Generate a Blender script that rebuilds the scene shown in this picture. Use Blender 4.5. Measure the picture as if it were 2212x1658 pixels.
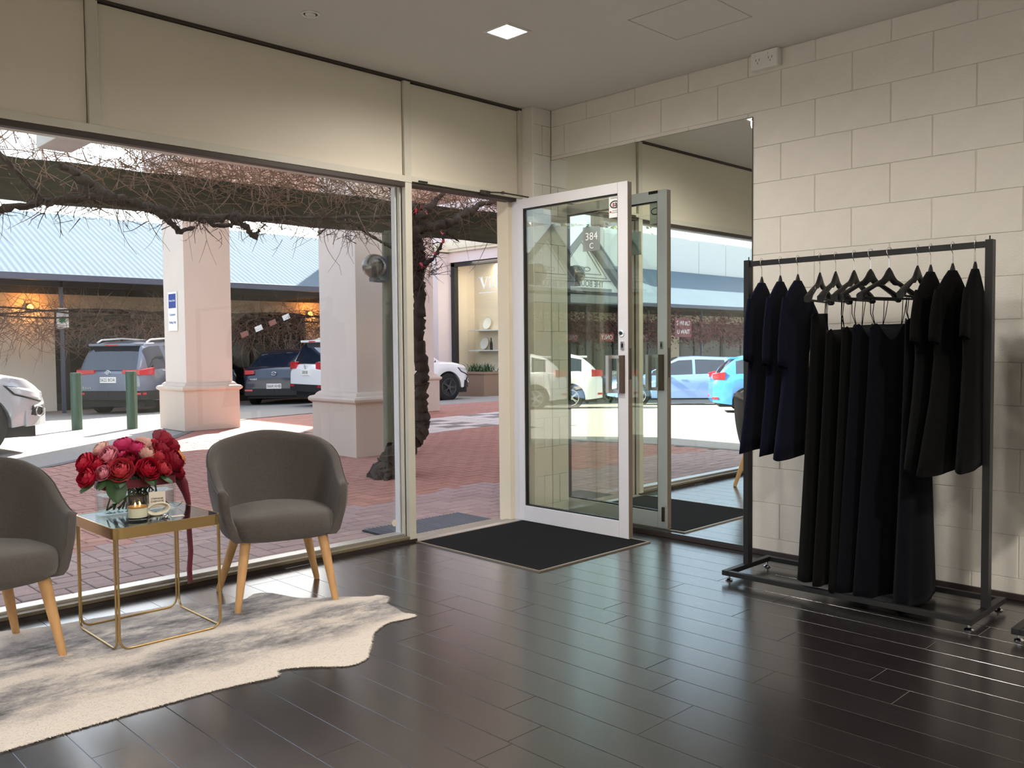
import bpy, bmesh, math, random
from mathutils import Vector, Matrix, Euler
R = math.radians
for o in list(bpy.data.objects): bpy.data.objects.remove(o)
scn = bpy.context.scene
COL = scn.collection
rnd = random.Random(7)

# ---------------------------------------------------------------- camera
cam_d = bpy.data.cameras.new('camera'); cam = bpy.data.objects.new('camera', cam_d); COL.objects.link(cam)
cam_d.sensor_width = 36.0; cam_d.lens = 30.768; cam_d.clip_start = 0.05; cam_d.clip_end = 400
yaw, pit, rol = R(44.501), R(-2.373), R(-0.531)
fw = Vector((math.sin(yaw)*math.cos(pit), math.cos(yaw)*math.cos(pit), math.sin(pit)))
rt = Vector((math.cos(yaw), -math.sin(yaw), 0)); up = rt.cross(fw)
rt2 = rt*math.cos(rol)+up*math.sin(rol); up2 = up*math.cos(rol)-rt*math.sin(rol)
CAM = Vector((-4.475, -4.25, 1.19))
cam.matrix_world = Matrix(((rt2.x, up2.x, -fw.x, CAM.x), (rt2.y, up2.y, -fw.y, CAM.y), (rt2.z, up2.z, -fw.z, CAM.z), (0, 0, 0, 1)))
scn.camera = cam

# ---------------------------------------------------------------- sky, sun, exposure
SUN_EL, SUN_AZ = R(36), R(41)            # azimuth measured from +X towards +Y
wd = bpy.data.worlds.new('world'); scn.world = wd; wd.use_nodes = True
wn = wd.node_tree.nodes; bg = wn['Background']
sky = wn.new('ShaderNodeTexSky'); sky.sky_type = 'NISHITA'; sky.sun_disc = False
sky.sun_elevation = SUN_EL; sky.sun_rotation = R(90)-SUN_AZ; sky.air_density = 1.0; sky.dust_density = 2.5; sky.ozone_density = 0.6
wd.node_tree.links.new(sky.outputs[0], bg.inputs[0]); bg.inputs[1].default_value = 0.30
bg2 = wn.new('ShaderNodeBackground'); bg2.inputs[0].default_value = (.90, .95, 1.0, 1); bg2.inputs[1].default_value = 0.70      # even bright haze over the blue
adds = wn.new('ShaderNodeAddShader'); wd.node_tree.links.new(bg.outputs[0], adds.inputs[0]); wd.node_tree.links.new(bg2.outputs[0], adds.inputs[1])
wd.node_tree.links.new(adds.outputs[0], wn['World Output'].inputs[0])
sd = bpy.data.lights.new('sun', 'SUN'); sd.energy = 22.0; sd.angle = R(0.55); sd.color = (1.0, 0.93, 0.82)
so = bpy.data.objects.new('sun', sd); COL.objects.link(so)
sdir = Vector((math.cos(SUN_AZ)*math.cos(SUN_EL), math.sin(SUN_AZ)*math.cos(SUN_EL), math.sin(SUN_EL)))
so.rotation_euler = sdir.to_track_quat('Z', 'Y').to_euler(); so.location = (10, 10, 30)
vs = scn.view_settings
vs.view_transform = 'Standard'; vs.look = 'None'; vs.gamma = 1.0; vs.use_curve_mapping = False
vs.exposure = 0.28

# ---------------------------------------------------------------- helpers
def lin(c):
    f = lambda v: v/12.92 if v <= 0.04045 else ((v+0.055)/1.055)**2.4
    return (f(c[0]/255), f(c[1]/255), f(c[2]/255), 1)
def S(r, g, b): return lin((r, g, b))
MATS = {}
def mat(name, col, rough=0.5, metal=0.0, var=0.0, vscale=6.0, stretch=(1, 1, 1), bump=0.0, bscale=60.0, spec=0.5, coat=0.0,
        emit=None, rvar=0.0, objrand=0.0, col2=None, sheen=0.0, trans=0.0):
    m = bpy.data.materials.new(name); m.use_nodes = True; MATS[name] = m
    nt = m.node_tree; n = nt.nodes; l = nt.links; p = n['Principled BSDF']
    p.inputs['Base Color'].default_value = col; p.inputs['Roughness'].default_value = rough; p.inputs['Metallic'].default_value = metal
    p.inputs['Specular IOR Level'].default_value = spec; p.inputs['Coat Weight'].default_value = coat; p.inputs['Coat Roughness'].default_value = .03 if rough < .2 or 'car' in name else rough*.8
    p.inputs['Sheen Weight'].default_value = sheen; p.inputs['Transmission Weight'].default_value = trans
    if emit: p.inputs['Emission Color'].default_value = emit[0]; p.inputs['Emission Strength'].default_value = emit[1]
    if var or bump or objrand or col2 or rvar:
        tc = n.new('ShaderNodeTexCoord'); mp = n.new('ShaderNodeMapping'); mp.inputs['Scale'].default_value = stretch
        l.new(tc.outputs['Object'], mp.inputs['Vector'])
    last = None
    if var or col2:
        nz = n.new('ShaderNodeTexNoise'); nz.inputs['Scale'].default_value = vscale; nz.inputs['Detail'].default_value = 6; nz.inputs['Roughness'].default_value = 0.6
        l.new(mp.outputs[0], nz.inputs['Vector'])
        rp = n.new('ShaderNodeValToRGB'); rp.color_ramp.elements[0].position = 0.3; rp.color_ramp.elements[1].position = 0.7
        if col2: a, b = col, col2
        else:
            a = tuple(max(0, c*(1-var)) for c in col[:3])+(1,); b = tuple(min(1, c*(1+var)) for c in col[:3])+(1,)
        rp.color_ramp.elements[0].color = a; rp.color_ramp.elements[1].color = b
        l.new(nz.outputs['Fac'], rp.inputs['Fac']); last = rp.outputs['Color']
        if rvar:
            mr = n.new('ShaderNodeMapRange'); mr.inputs['To Min'].default_value = rough-rvar; mr.inputs['To Max'].default_value = rough+rvar
            l.new(nz.outputs['Fac'], mr.inputs['Value']); l.new(mr.outputs[0], p.inputs['Roughness'])
    if objrand:
        oi = n.new('ShaderNodeObjectInfo'); hs = n.new('ShaderNodeHueSaturation')
        mr = n.new('ShaderNodeMapRange'); mr.inputs['To Min'].default_value = 1-objrand; mr.inputs['To Max'].default_value = 1+objrand
        l.new(oi.outputs['Random'], mr.inputs['Value']); l.new(mr.outputs[0], hs.inputs['Value'])
        if last: l.new(last, hs.inputs['Color'])
        else: hs.inputs['Color'].default_value = col
        last = hs.outputs['Color']
    if last: l.new(last, p.inputs['Base Color'])
    if bump:
        nb = n.new('ShaderNodeTexNoise'); nb.inputs['Scale'].default_value = bscale; nb.inputs['Detail'].default_value = 4
        l.new(mp.outputs[0], nb.inputs['Vector'])
        bp = n.new('ShaderNodeBump'); bp.inputs['Strength'].default_value = bump; bp.inputs['Distance'].default_value = 0.01
        l.new(nb.outputs['Fac'], bp.inputs['Height']); l.new(bp.outputs['Normal'], p.inputs['Normal'])
    return m
def glassmat(name, tint=(1, 1, 1, 1), ior=1.5, boost=1.0, rough=0.0):
    m = bpy.data.materials.new(name); m.use_nodes = True; nt = m.node_tree; n = nt.nodes; l = nt.links
    n.remove(n['Principled BSDF']); out = n['Material Output']
    tr = n.new('ShaderNodeBsdfTransparent'); tr.inputs[0].default_value = tint
    gl = n.new('ShaderNodeBsdfGlossy'); gl.inputs['Roughness'].default_value = rough; gl.inputs[0].default_value = (0.95, 0.97, 0.95, 1)
    lw = n.new('ShaderNodeLayerWeight'); lw.inputs['Blend'].default_value = .5       # facing = 1-|cos|, the same from both sides
    pw = n.new('ShaderNodeMath'); pw.operation = 'POWER'; pw.inputs[1].default_value = 5.0; l.new(lw.outputs['Facing'], pw.inputs[0])
    r0 = ((ior-1)/(ior+1))**2*boost
    mu = n.new('ShaderNodeMath'); mu.operation = 'MULTIPLY_ADD'; mu.inputs[1].default_value = 1-r0; mu.inputs[2].default_value = r0; mu.use_clamp = True
    mx = n.new('ShaderNodeMixShader'); l.new(pw.outputs[0], mu.inputs[0]); l.new(mu.outputs[0], mx.inputs[0]); l.new(tr.outputs[0], mx.inputs[1]); l.new(gl.outputs[0], mx.inputs[2])
    l.new(mx.outputs[0], out.inputs[0]); MATS[name] = m
    return m
def decalmat(name, col, alpha):
    m = bpy.data.materials.new(name); m.use_nodes = True; nt = m.node_tree; n = nt.nodes; l = nt.links
    p = n['Principled BSDF']; p.inputs['Base Color'].default_value = col; p.inputs['Alpha'].default_value = alpha; p.inputs['Roughness'].default_value = .6
    return m

class MB:
    def __init__(s, T=None): s.v = []; s.f = []; s.mi = []; s.T = T; s.m = 0
    def add(s, vs, fs):
        b = len(s.v)
        for q in vs:
            q = Vector(q)
            s.v.append(s.T @ q if s.T else q)
        for f in fs: s.f.append([b+i for i in f]); s.mi.append(s.m)
    def box(s, x0, x1, y0, y1, z0, z1):
        s.add([(x0, y0, z0), (x1, y0, z0), (x1, y1, z0), (x0, y1, z0), (x0, y0, z1), (x1, y0, z1), (x1, y1, z1), (x0, y1, z1)],
              [(0, 3, 2, 1), (4, 5, 6, 7), (0, 1, 5, 4), (1, 2, 6, 5), (2, 3, 7, 6), (3, 0, 4, 7)]); return s
    def cbox(s, x0, x1, y0, y1, z0, z1, c, top_only=False):      # chamfered upper edges (5 visible faces + chamfers)
        s.add([(x0, y0, z0), (x1, y0, z0), (x1, y1, z0), (x0, y1, z0), (x0, y0, z1-c), (x1, y0, z1-c), (x1, y1, z1-c), (x0, y1, z1-c),
               (x0+c, y0+c, z1), (x1-c, y0+c, z1), (x1-c, y1-c, z1), (x0+c, y1-c, z1)],
              [(0, 3, 2, 1), (8, 9, 10, 11), (0, 1, 5, 4), (1, 2, 6, 5), (2, 3, 7, 6), (3, 0, 4, 7), (4, 5, 9, 8), (5, 6, 10, 9), (6, 7, 11, 10), (7, 4, 8, 11)]); return s
    def prism(s, poly, z0, z1, axis='z'):
        n = len(poly); mp = {'z': lambda a, b, c: (a, b, c), 'y': lambda a, b, c: (a, c, b), 'x': lambda a, b, c: (c, a, b)}[axis]
        s.add([mp(a, b, z0) for a, b in poly]+[mp(a, b, z1) for a, b in poly],
              [tuple(reversed(range(n))), tuple(range(n, 2*n))]+[(i, (i+1) % n, n+(i+1) % n, n+i) for i in range(n)]); return s
    def tube(s, pts, r, n=8, caps=True, closed=False):
        pts = [Vector(p) for p in pts]; N = len(pts); rr = r if isinstance(r, (list, tuple)) else [r]*N
        vs = []; fs = []; prev = None
        for i, p in enumerate(pts):
            if closed: t = pts[(i+1) % N]-pts[i-1]
            else: t = pts[min(i+1, N-1)]-pts[max(i-1, 0)]
            if t.length < 1e-9: t = Vector((0, 0, 1))
            t.normalize()
            a = prev if prev is not None else (Vector((0, 0, 1)) if abs(t.z) < 0.9 else Vector((1, 0, 0)))
            a = a-t*a.dot(t)
            if a.length < 1e-6: a = t.orthogonal()
            a.normalize(); prev = a; b = t.cross(a)
            for k in range(n):
                w = 2*math.pi*(k+.5)/n; vs.append(p+(a*math.cos(w)+b*math.sin(w))*rr[i])
        for i in range(N if closed else N-1):
            j = (i+1) % N
            for k in range(n): fs.append((i*n+k, i*n+(k+1) % n, j*n+(k+1) % n, j*n+k))
        if caps and not closed: fs.append(tuple(reversed(range(n)))); fs.append(tuple(range((N-1)*n, N*n)))
        s.add(vs, fs); return s
    def lathe(s, prof, n=24, c=(0, 0, 0), axis='z'):
        vs = []; fs = []; m = len(prof)
        for r, z in prof:
            for k in range(n):
                a = 2*math.pi*k/n; x, y = r*math.cos(a), r*math.sin(a)
                q = {'z': (x, y, z), 'y': (x, z, y), 'x': (z, x, y)}[axis]; vs.append((q[0]+c[0], q[1]+c[1], q[2]+c[2]))
        for i in range(m-1):
            for k in range(n): fs.append((i*n+k, i*n+(k+1) % n, (i+1)*n+(k+1) % n, (i+1)*n+k))
        fs.append(tuple(reversed(range(n)))); fs.append(tuple(range((m-1)*n, m*n)))
        s.add(vs, fs); return s
    def grid(s, fn, nu, nv, cu=False):
        vs = [fn(i/(nu-1 if not cu else nu), j/(nv-1)) for i in range(nu) for j in range(nv)]; fs = []
        for i in range(nu if cu else nu-1):
            for j in range(nv-1):
                a = i*nv+j; b = ((i+1) % nu)*nv+j; fs.append((a, b, b+1, a+1))
        s.add(vs, fs); return s
    def rows(s, rws, closed=True, cap0=False, cap1=False):
        n = len(rws[0]); vs = [q for r in rws for q in r]; fs = []
        for i in range(len(rws)-1):
            for k in range(n if closed else n-1): fs.append((i*n+k, i*n+(k+1) % n, (i+1)*n+(k+1) % n, (i+1)*n+k))
        if cap0: fs.append(tuple(reversed(range(n))))
        if cap1: fs.append(tuple(range((len(rws)-1)*n, len(rws)*n)))
        s.add(vs, fs); return s
    def mesh(s, name, mats, smooth=False, ang=40):
        me = bpy.data.meshes.new(name); me.from_pydata([tuple(q) for q in s.v], [], s.f)
        ml = mats if isinstance(mats, (list, tuple)) else [mats]
        for m in ml: me.materials.append(MATS[m] if isinstance(m, str) else m)
        if len(ml) > 1: me.polygons.foreach_set('material_index', s.mi)
        bm = bmesh.new(); bm.from_mesh(me); bmesh.ops.recalc_face_normals(bm, faces=bm.faces[:]); bm.to_mesh(me); bm.free()
        if smooth:
            me.polygons.foreach_set('use_smooth', [True]*len(me.polygons)); me.set_sharp_from_angle(angle=R(ang))
        me.update(); return me
    def build(s, name, mats, parent=None, smooth=False, ang=40, bevel=0, kind=None, loc=None, rot=None, label=None):
        o = bpy.data.objects.new(name, s.mesh(name, mats, smooth, ang)); COL.objects.link(o)
        if parent: o.parent = parent
        if loc: o.location = loc
        if rot: o.rotation_euler = rot
        if bevel:
            b = o.modifiers.new('bevel', 'BEVEL'); b.width = bevel; b.segments = 2; b.limit_method = 'ANGLE'; b.angle_limit = R(40)
        if kind: o['kind'] = kind
        if label: o['label'] = label
        return o
def tag(o, label, cat, group=None, kind=None):
    o['label'] = label; o['category'] = cat
    if group: o['group'] = group
    if kind: o['kind'] = kind
    return o
def thing(name, label, cat, loc=(0, 0, 0), rz=0.0, group=None, kind=None):
    o = bpy.data.objects.new(name, None); COL.objects.link(o); o.location = loc; o.rotation_euler = (0, 0, rz); o.empty_display_size = .1
    return tag(o, label, cat, group, kind)
def struct(name, label=None):
    o = bpy.data.objects.new(name, None); COL.objects.link(o); o['kind'] = 'structure'; o.empty_display_size = .1
    if label: o['label'] = label
    return o
def setstruct(o, label=None):
    o['kind'] = 'structure'
    if label: o['label'] = label
    return o
def dup(root, loc, rz=0, label=None, group=None):
    r = root.copy(); COL.objects.link(r); r.location = loc; r.rotation_euler = (0, 0, rz)
    if label: r['label'] = label
    if group: r['group'] = group
    for ch in list(root.children):
        c = ch.copy(); COL.objects.link(c); c.parent = r
        for g in list(ch.children):
            d = g.copy(); COL.objects.link(d); d.parent = c
    return r
def piece(name, me, parent, loc=(0, 0, 0), rot=None):
    o = bpy.data.objects.new(name, me); COL.objects.link(o); o.parent = parent; o.location = loc
    if rot: o.rotation_euler = rot
    return o
def text(body, size, m, parent, loc, rot, name='lettering', ext=0.0008, align='CENTER', sx=1.0, bold=0.0, spacing=1.0):
    cu = bpy.data.curves.new('t', 'FONT'); cu.body = body; cu.size = size; cu.extrude = ext; cu.align_x = align; cu.align_y = 'CENTER'; cu.offset = bold
    cu.space_character = spacing; cu.resolution_u = 3
    to = bpy.data.objects.new('t', cu); COL.objects.link(to)
    dg = bpy.context.evaluated_depsgraph_get(); me = bpy.data.meshes.new_from_object(to.evaluated_get(dg)); bpy.data.objects.remove(to)
    me.name = name; me.materials.clear(); me.materials.append(MATS[m] if isinstance(m, str) else m)
    o = bpy.data.objects.new(name, me); COL.objects.link(o); o.location = loc; o.rotation_euler = rot; o.scale = (sx, 1, 1)
    if parent: o.parent = parent
    return o
FACE_NY = (R(90), 0, 0); FACE_NX = (R(90), 0, R(-90)); FLAT = (0, 0, 0)
def smoothstep(a, b, x):
    t = max(0, min(1, (x-a)/(b-a))); return t*t*(3-2*t)
def interp(tab, x):
    if x <= tab[0][0]: return tab[0][1]
    for (a, b), (c, d) in zip(tab, tab[1:]):
        if x <= c: return b+(d-b)*(x-a)/(c-a)
    return tab[-1][1]
def ground_z(x, y): return -0.03-0.028*max(0, y-10)-0.035*max(0, -x-3)

# ---------------------------------------------------------------- materials
mat('floor_wood', S(31, 28, 28), .25, var=.3, vscale=5, stretch=(14, 1.2, 1), objrand=.14, spec=1.0, rvar=.03, coat=.6)
mat('floor_gap', S(50, 46, 46), .4)
mat('block_paint', S(220, 214, 205), .55, var=.025, vscale=9, bump=.22, bscale=140)
mat('block_joint', S(208, 201, 191), .8)
mat('ceiling_paint', S(214, 209, 203), .85, var=.012, vscale=2)
mat('room_paint', S(222, 218, 210), .8)
mat('spandrel', S(218, 209, 192), .6, var=.02, vscale=2)
mat('frame_paint', S(204, 198, 184), .4, var=.03, vscale=8)
mat('frame_dark', S(62, 52, 44), .5)
mat('door_paint', S(222, 220, 224), .38, var=.02, vscale=6)
mat('door_edge', S(120, 104, 88), .45, var=.08, vscale=12)
mat('bronze', S(92, 76, 62), .35, .6)
mat('alu', S(196, 194, 190), .35, .8)
mat('chrome', S(220, 220, 222), .12, 1.0)
mat('black_plastic', S(22, 22, 23), .45)
mat('mat_black', S(28, 28, 30), .95, var=.15, vscale=120, bump=.5, bscale=400, spec=.1)
mat('skirting', S(48, 38, 34), .4)
glassmat('window_glass', (.97, .985, .975, 1), 1.45, 1.0)
glassmat('door_glass', (.93, .95, .90, 1), 1.55, 1.7)
glassmat('clear_glass', (.955, .972, .965, 1), 1.5, .9)
glassmat('water', (.96, .975, .97, 1), 1.33, .5)
glassmat('smoke_globe', (.42, .40, .36, 1), 1.5, 2.2, .03)
m = mat('mirror', (.89, .94, .91, 1), .0, 1.0)
mat('mirror_edge', S(40, 52, 50), .3)
mat('fabric', S(84, 78, 75), .95, var=.16, vscale=160, bump=.35, bscale=420, spec=.15, sheen=.25)
mat('oak', S(206, 160, 108), .5, var=.12, vscale=6, stretch=(6, 6, .8))
mat('brass', S(188, 158, 108), .3, .95)
mat('table_black', S(22, 22, 24), .12, spec=.6)
mat('ribbon', S(112, 18, 40), .45, sheen=.3)
mat('rose_red', S(190, 24, 56), .6, var=.2, vscale=20)
mat('rose_crimson', S(150, 12, 44), .6, var=.2, vscale=20)
mat('rose_pink', S(232, 150, 168), .6, var=.12, vscale=20)
mat('rose_magenta', S(206, 56, 112), .6, var=.16, vscale=20)
mat('rose_blush', S(232, 188, 176), .6, var=.12, vscale=20)
mat('rose_coral', S(208, 70, 84), .6, var=.16, vscale=20)
mat('rose_orange', S(226, 150, 96), .6, var=.16, vscale=20)
mat('stem_green', S(44, 66, 34), .55, var=.2)
mat('leaf_green', S(50, 78, 44), .45, var=.2, vscale=12)
mat('wax', S(240, 230, 206), .5)
mat('wax_edge', S(190, 140, 84), .5)
mat('soot', S(52, 36, 26), .8)
mat('flame', S(255, 180, 80), .5, emit=((1, .55, .16, 1), 12))
mat('card', S(226, 216, 204), .7)
mat('ink', S(54, 46, 44), .7)
mat('twine', S(224, 216, 196), .8, var=.05, vscale=30)
mat('rack_metal', S(34, 33, 34), .42, .35)
mat('hanger_black', S(13, 12, 12), .5, var=.1, spec=.3)
mat('cloth_navy', S(14, 17, 31), 1.0, var=.12, vscale=60, bump=.2, bscale=300, spec=.05, sheen=.03)
mat('cloth_black', S(13, 13, 13), 1.0, var=.12, vscale=60, bump=.2, bscale=300, spec=.05, sheen=.02)
mat('cloth_ink', S(12, 13, 18), 1.0, var=.12, vscale=60, bump=.2, bscale=300, spec=.05, sheen=.02)
mat('white_plastic', S(226, 224, 216), .4)
mat('lamp_glow', S(255, 250, 235), .5, emit=((1, .96, .84, 1), 22))
# outdoors
mat('paver_red', S(166, 116, 104), .75, var=.14, vscale=14, objrand=.14, bump=.3, bscale=90)
mat('paver_mauve', S(156, 132, 132), .72, var=.12, vscale=14, objrand=.12, bump=.3, bscale=90)
mat('paver_joint', S(62, 52, 50), .95)
mat('asphalt', S(150, 146, 142), .95, var=.14, vscale=40, bump=.4, bscale=120)
mat('asphalt_patch', S(108, 106, 106), .95, var=.2, vscale=5)
mat('pier_pink', S(214, 200, 190), .85, var=.02, vscale=3)
mat('pier_base', S(204, 186, 172), .85, var=.03, vscale=3)
mat('wing_pink', S(228, 210, 206), .85, var=.02, vscale=3)
mat('cream_render', S(226, 214, 190), .85, var=.02, vscale=3)
mat('timber_green', S(66, 66, 48), .9, var=.3, vscale=5, stretch=(.6, 4, 4), bump=.4, bscale=30, col2=S(40, 42, 34))
mat('post_green', S(112, 112, 96), .85, var=.2, vscale=8, stretch=(4, 4, .5), bump=.3, bscale=40)
mat('bark', S(62, 51, 44), .95, var=.35, vscale=16, stretch=(3, 3, .6), bump=.9, bscale=40)
mat('twig', S(126, 102, 88), .9, var=.25, vscale=10)
mat('twig_dark', S(84, 66, 58), .9, var=.25, vscale=10)
mat('leaf_red', S(190, 44, 58), .6, var=.25, vscale=20)
mat('leaf_plum', S(110, 52, 62), .7, var=.4, vscale=1.5)
mat('leaf_olive', S(104, 106, 60), .7, var=.4, vscale=1.2)
mat('bollard_green', S(44, 74, 60), .35, var=.15, vscale=10)
mat('roof_blue', S(112, 126, 138), 1.0, 0, spec=0.03, var=.04, vscale=1)
mat('gutter', S(74, 80, 98), .5)
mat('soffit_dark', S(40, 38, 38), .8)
mat('shop_cream', S(206, 190, 164), .8, var=.03)
mat('shop_glass', S(26, 26, 26), .08, spec=.8)
mat('shop_frame', S(40, 38, 36), .6)
mat('parapet_white', S(226, 226, 222), .8)
mat('gable_white', S(232, 232, 230), .7)
mat('gable_grey', S(128, 128, 126), .7)
mat('sign_white', S(240, 240, 240), .5)
mat('sign_blue', S(34, 62, 140), .5)
mat('sign_green', S(30, 110, 70), .5)
mat('sign_red', S(150, 40, 40), .5)
mat('lamp_orange', S(255, 170, 80), .5, emit=((1, .36, .06, 1), 9))
mat('rubber', S(26, 26, 27), .85, bump=.1)
mat('rim_silver', S(196, 198, 202), .3, .8)
mat('rim_dark', S(92, 92, 94), .3, .8)
mat('car_glass', S(30, 38, 52), .04, spec=1.0, coat=.5)
mat('car_trim', S(30, 30, 32), .6)
mat('tail_red', S(190, 26, 34), .15, coat=1.0)
mat('lamp_clear', S(206, 208, 212), .1, coat=1.0)
mat('plate_white', S(236, 236, 232), .5)
for nm, c in dict(silver=(196, 200, 206), slate=(108, 116, 134), navy=(30, 38, 58), white=(238, 238, 240), blue=(50, 130, 205), sky=(126, 160, 214), red=(84, 14, 16), black=(26, 26, 28)).items():
    mat('car_'+nm, S(*c), .28, .25 if nm in ('silver', 'slate', 'navy', 'sky') else 0, coat=1.0, spec=.6)
mat('mat_grey', S(96, 98, 108), .9, var=.1)
mat('mat_groove', S(52, 52, 60), .9)
mat('mosaic_white', S(200, 194, 194), .7); mat('mosaic_grey', S(120, 116, 118), .7)
# ================================================================ ROOM
H = 2.815
RX0, RY0 = -7.4, -7.2                 # far ends of the room (behind the camera)
# ---- floor with planks
floor = setstruct(MB().box(RX0, 0.0, RY0, 0.0, -.06, -.0045).build('floor', 'floor_gap'))
seed_joint = {}
r2 = random.Random(11)
known = {0: -2.63, -1: -2.20, 3: -2.315, 4: -2.67, 5: -1.87, 6: -2.95, 8: -2.206, 7: -1.29}
PW = .1545
for k in range(-19, 16):
    x0 = -2.36+PW*k; x1 = x0+PW
    if x0 >= 0: continue
    x1 = min(x1, 0); x0 = max(x0, RX0)
    L = 1.22; st = known.get(k, -r2.uniform(0, 1.2))
    while st < 0: st += L
    y = st
    while y > -5.6:
        a, b = max(y-L, RY0), min(y, 0.0)
        if b-a > .02:
            piece('plank', MB().cbox(x0+.0003, x1-.0003, a+.0003, b-.0003, -.02, 0, .0014).mesh('plank', 'floor_wood'), floor)
        y -= L
piece('plank', MB().box(RX0, 0, RY0, -6.9, -.02, 0).mesh('plank', 'floor_wood'), floor)
# ---- right block wall, each block a piece
wall_r = setstruct(MB().box(0.004, .19, RY0, -.10, 0, H).build('wall_right', 'block_joint'))
blockm = {}
def block(parent, y0, y1, z0, z1, axis='x', base=0.0):
    key = (round(y1-y0, 3), round(z1-z0, 3), axis)
    if key not in blockm:
        w, h = y1-y0, z1-z0; c = .003; gv, gh = .0018, .0006
        b = MB(); n = 2
        # front face chamfered towards -x (wall) or -y (return)
        P = [(-w/2+gv, -h/2+gh), (w/2-gv, -h/2+gh), (w/2-gv, h/2-gh), (-w/2+gv, h/2-gh)]
        Q = [(-w/2+gv+c, -h/2+gh+c*.6), (w/2-gv-c, -h/2+gh+c*.6), (w/2-gv-c, h/2-gh-c*.6), (-w/2+gv+c, h/2-gh-c*.6)]
        f = (lambda d, a, z: (d, a, z)) if axis == 'x' else (lambda d, a, z: (a, d, z))
        b.add([f(.02, *p) for p in P]+[f(.003, *p) for p in P]+[f(0, *p) for p in Q],
              [(0, 1, 2, 3), (8, 9, 10, 11)]+[(i, (i+1) % 4, 4+(i+1) % 4, 4+i) for i in range(4)]+[(4+i, 4+(i+1) % 4, 8+(i+1) % 4, 8+i) for i in range(4)])
        blockm[key] = b.mesh('block', 'block_paint')
    o = bpy.data.objects.new('block', blockm[key]); COL.objects.link(o); o.parent = parent
    cy, cz = (y0+y1)/2, (z0+z1)/2
    o.location = (base, cy, cz) if axis == 'x' else (cy, base, cz)
zs = [0]+[.1+.2*i for i in range(14)]+[H]
for i in range(len(zs)-1):
    z0, z1 = zs[i], zs[i+1]
    off = -2.023 if i % 2 == 0 else -1.825          # perpends alternate from course to course
    ys = [-.10]; y = off+.4*6
    while y > -5.4:
        if y < -.16: ys.append(y)
        y -= .4
    for a, b in zip(ys, ys[1:]): block(wall_r, b, a, z0, z1)
    block(wall_r, RY0, ys[-1], z0, z1)
setstruct(MB().box(-.012, .004, RY0, -.10, 0, .03).build('baseboard_right', 'skirting', bevel=.003))
# ---- block nib at the corner of shopfront and wall
nib = setstruct(MB().box(-.176, .19, -.092, .06, 0, H).build('wall_corner', 'block_joint'))
for i in range(len(zs)-1):
    z0, z1 = zs[i], zs[i+1]
    cuts = [-.18, -.085, 0] if i % 2 else [-.18, 0]
    for a, b in zip(cuts, cuts[1:]): block(nib, a, b, z0, z1, 'y', -.10)
piece('return_face', MB().box(-.18, -.16, -.0975, .0, 0, H).mesh('return_face', 'block_paint'), nib)
# ---- other walls and ceiling
setstruct(MB().box(RX0-.15, RX0, RY0, .1, 0, H).build('wall_left', 'room_paint'))
setstruct(MB().box(RX0, .15, RY0-.15, RY0, 0, H).build('wall_back', 'room_paint'))
ceil = setstruct(MB().box(RX0-.15, .19, RY0-.15, .1, H, H+.3).build('ceiling', 'ceiling_paint'))
# access hatch: a panel with an open joint round it
hb = MB()
for a in ((-.945, -.94, -1.955, -1.505), (-.532, -.527, -1.955, -1.505), (-.945, -.527, -1.51, -1.505), (-.945, -.527, -1.955, -1.95)): hb.box(*a, H-.0012, H+.001)
hb.build('hatch_joint', mat('hatch_joint', S(178, 172, 164), .9), ceil)
MB().cbox(-.937, -.535, -1.947, -1.513, 0, .002, .001).build('hatch_panel', 'ceiling_paint', ceil, loc=(0, 0, H+.0003), rot=None)
# ---- shopfront wall: aluminium grid with spandrel panels
front = struct('wall_front')
MULL = [(-7.4, -7.35), (-4.82, -4.77), (-3.002, -2.952), (-1.188, -1.138), (-.205, -.178)]
for a, b in MULL: MB().box(a, b, 0, .10, 2.235, H-.012).build('mullion', 'frame_paint', front, bevel=.002)
for (a, b), (c, d) in zip(MULL, MULL[1:]):
    MB().box(b+.004, c-.004, .022, .05, 2.239, H-.016).build('panel', 'spandrel', front)
    g = MB(); g.box(b, c, .03, .09, 2.235, H-.012); g.build('panel_backing', 'frame_dark', front)
MB().box(RX0, -.178, 0, .10, H-.012, H).build('head_channel', 'frame_dark', front)
MB().box(RX0, -1.138, -.004, .10, 2.196, 2.235).build('transom', 'frame_paint', front, bevel=.002)
MB().box(-1.138, -.178, -.004, .10, 2.205, 2.235).build('transom', 'frame_paint', front, bevel=.002)
MB().box(-1.138, -.20, .01, .09, 2.185, 2.205).build('door_head', 'frame_dark', front)
MB().box(-1.09, -1.02, -.01, .0, 2.207, 2.217).build('latch_keeper', 'black_plastic', front)
# outer fascia, parapet and roof of the shop building
fac = struct('wall_fascia')
MB().box(RX0-.6, 6.0, .10, .24, 2.24, 4.4).build('fascia', 'cream_render', fac)
MB().box(RX0-.6, 6.0, RY0-.3, .24, H+.3, H+.45).build('roof_slab', 'cream_render', fac)
MB().box(RX0-.6, 6.0, .24, 1.45, 2.92, 3.0).build('eave', 'cream_render', fac)  # unseen eave, added and sized to hold skylight off the pier and paving
MB().box(RX0-.6, 6.0, 1.40, 1.5, 2.86, 3.06).build('eave_gutter', 'gutter', fac)
MB().box(-.262, .32, .06, .17, -.03, 2.24).build('jamb_pier', 'cream_render', fac)
MB().box(-.232, -.18, .0, .06, 0, 2.21).build('jamb_frame', 'door_paint', fac, bevel=.002)
MB().box(.32, 6.0, .06, .24, -.05, 2.24).build('outer_wall', 'cream_render', fac)
MB().box(RX0-.6, RX0, .0, .24, -.1, 2.3).build('outer_wall', 'cream_render', fac)
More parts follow.
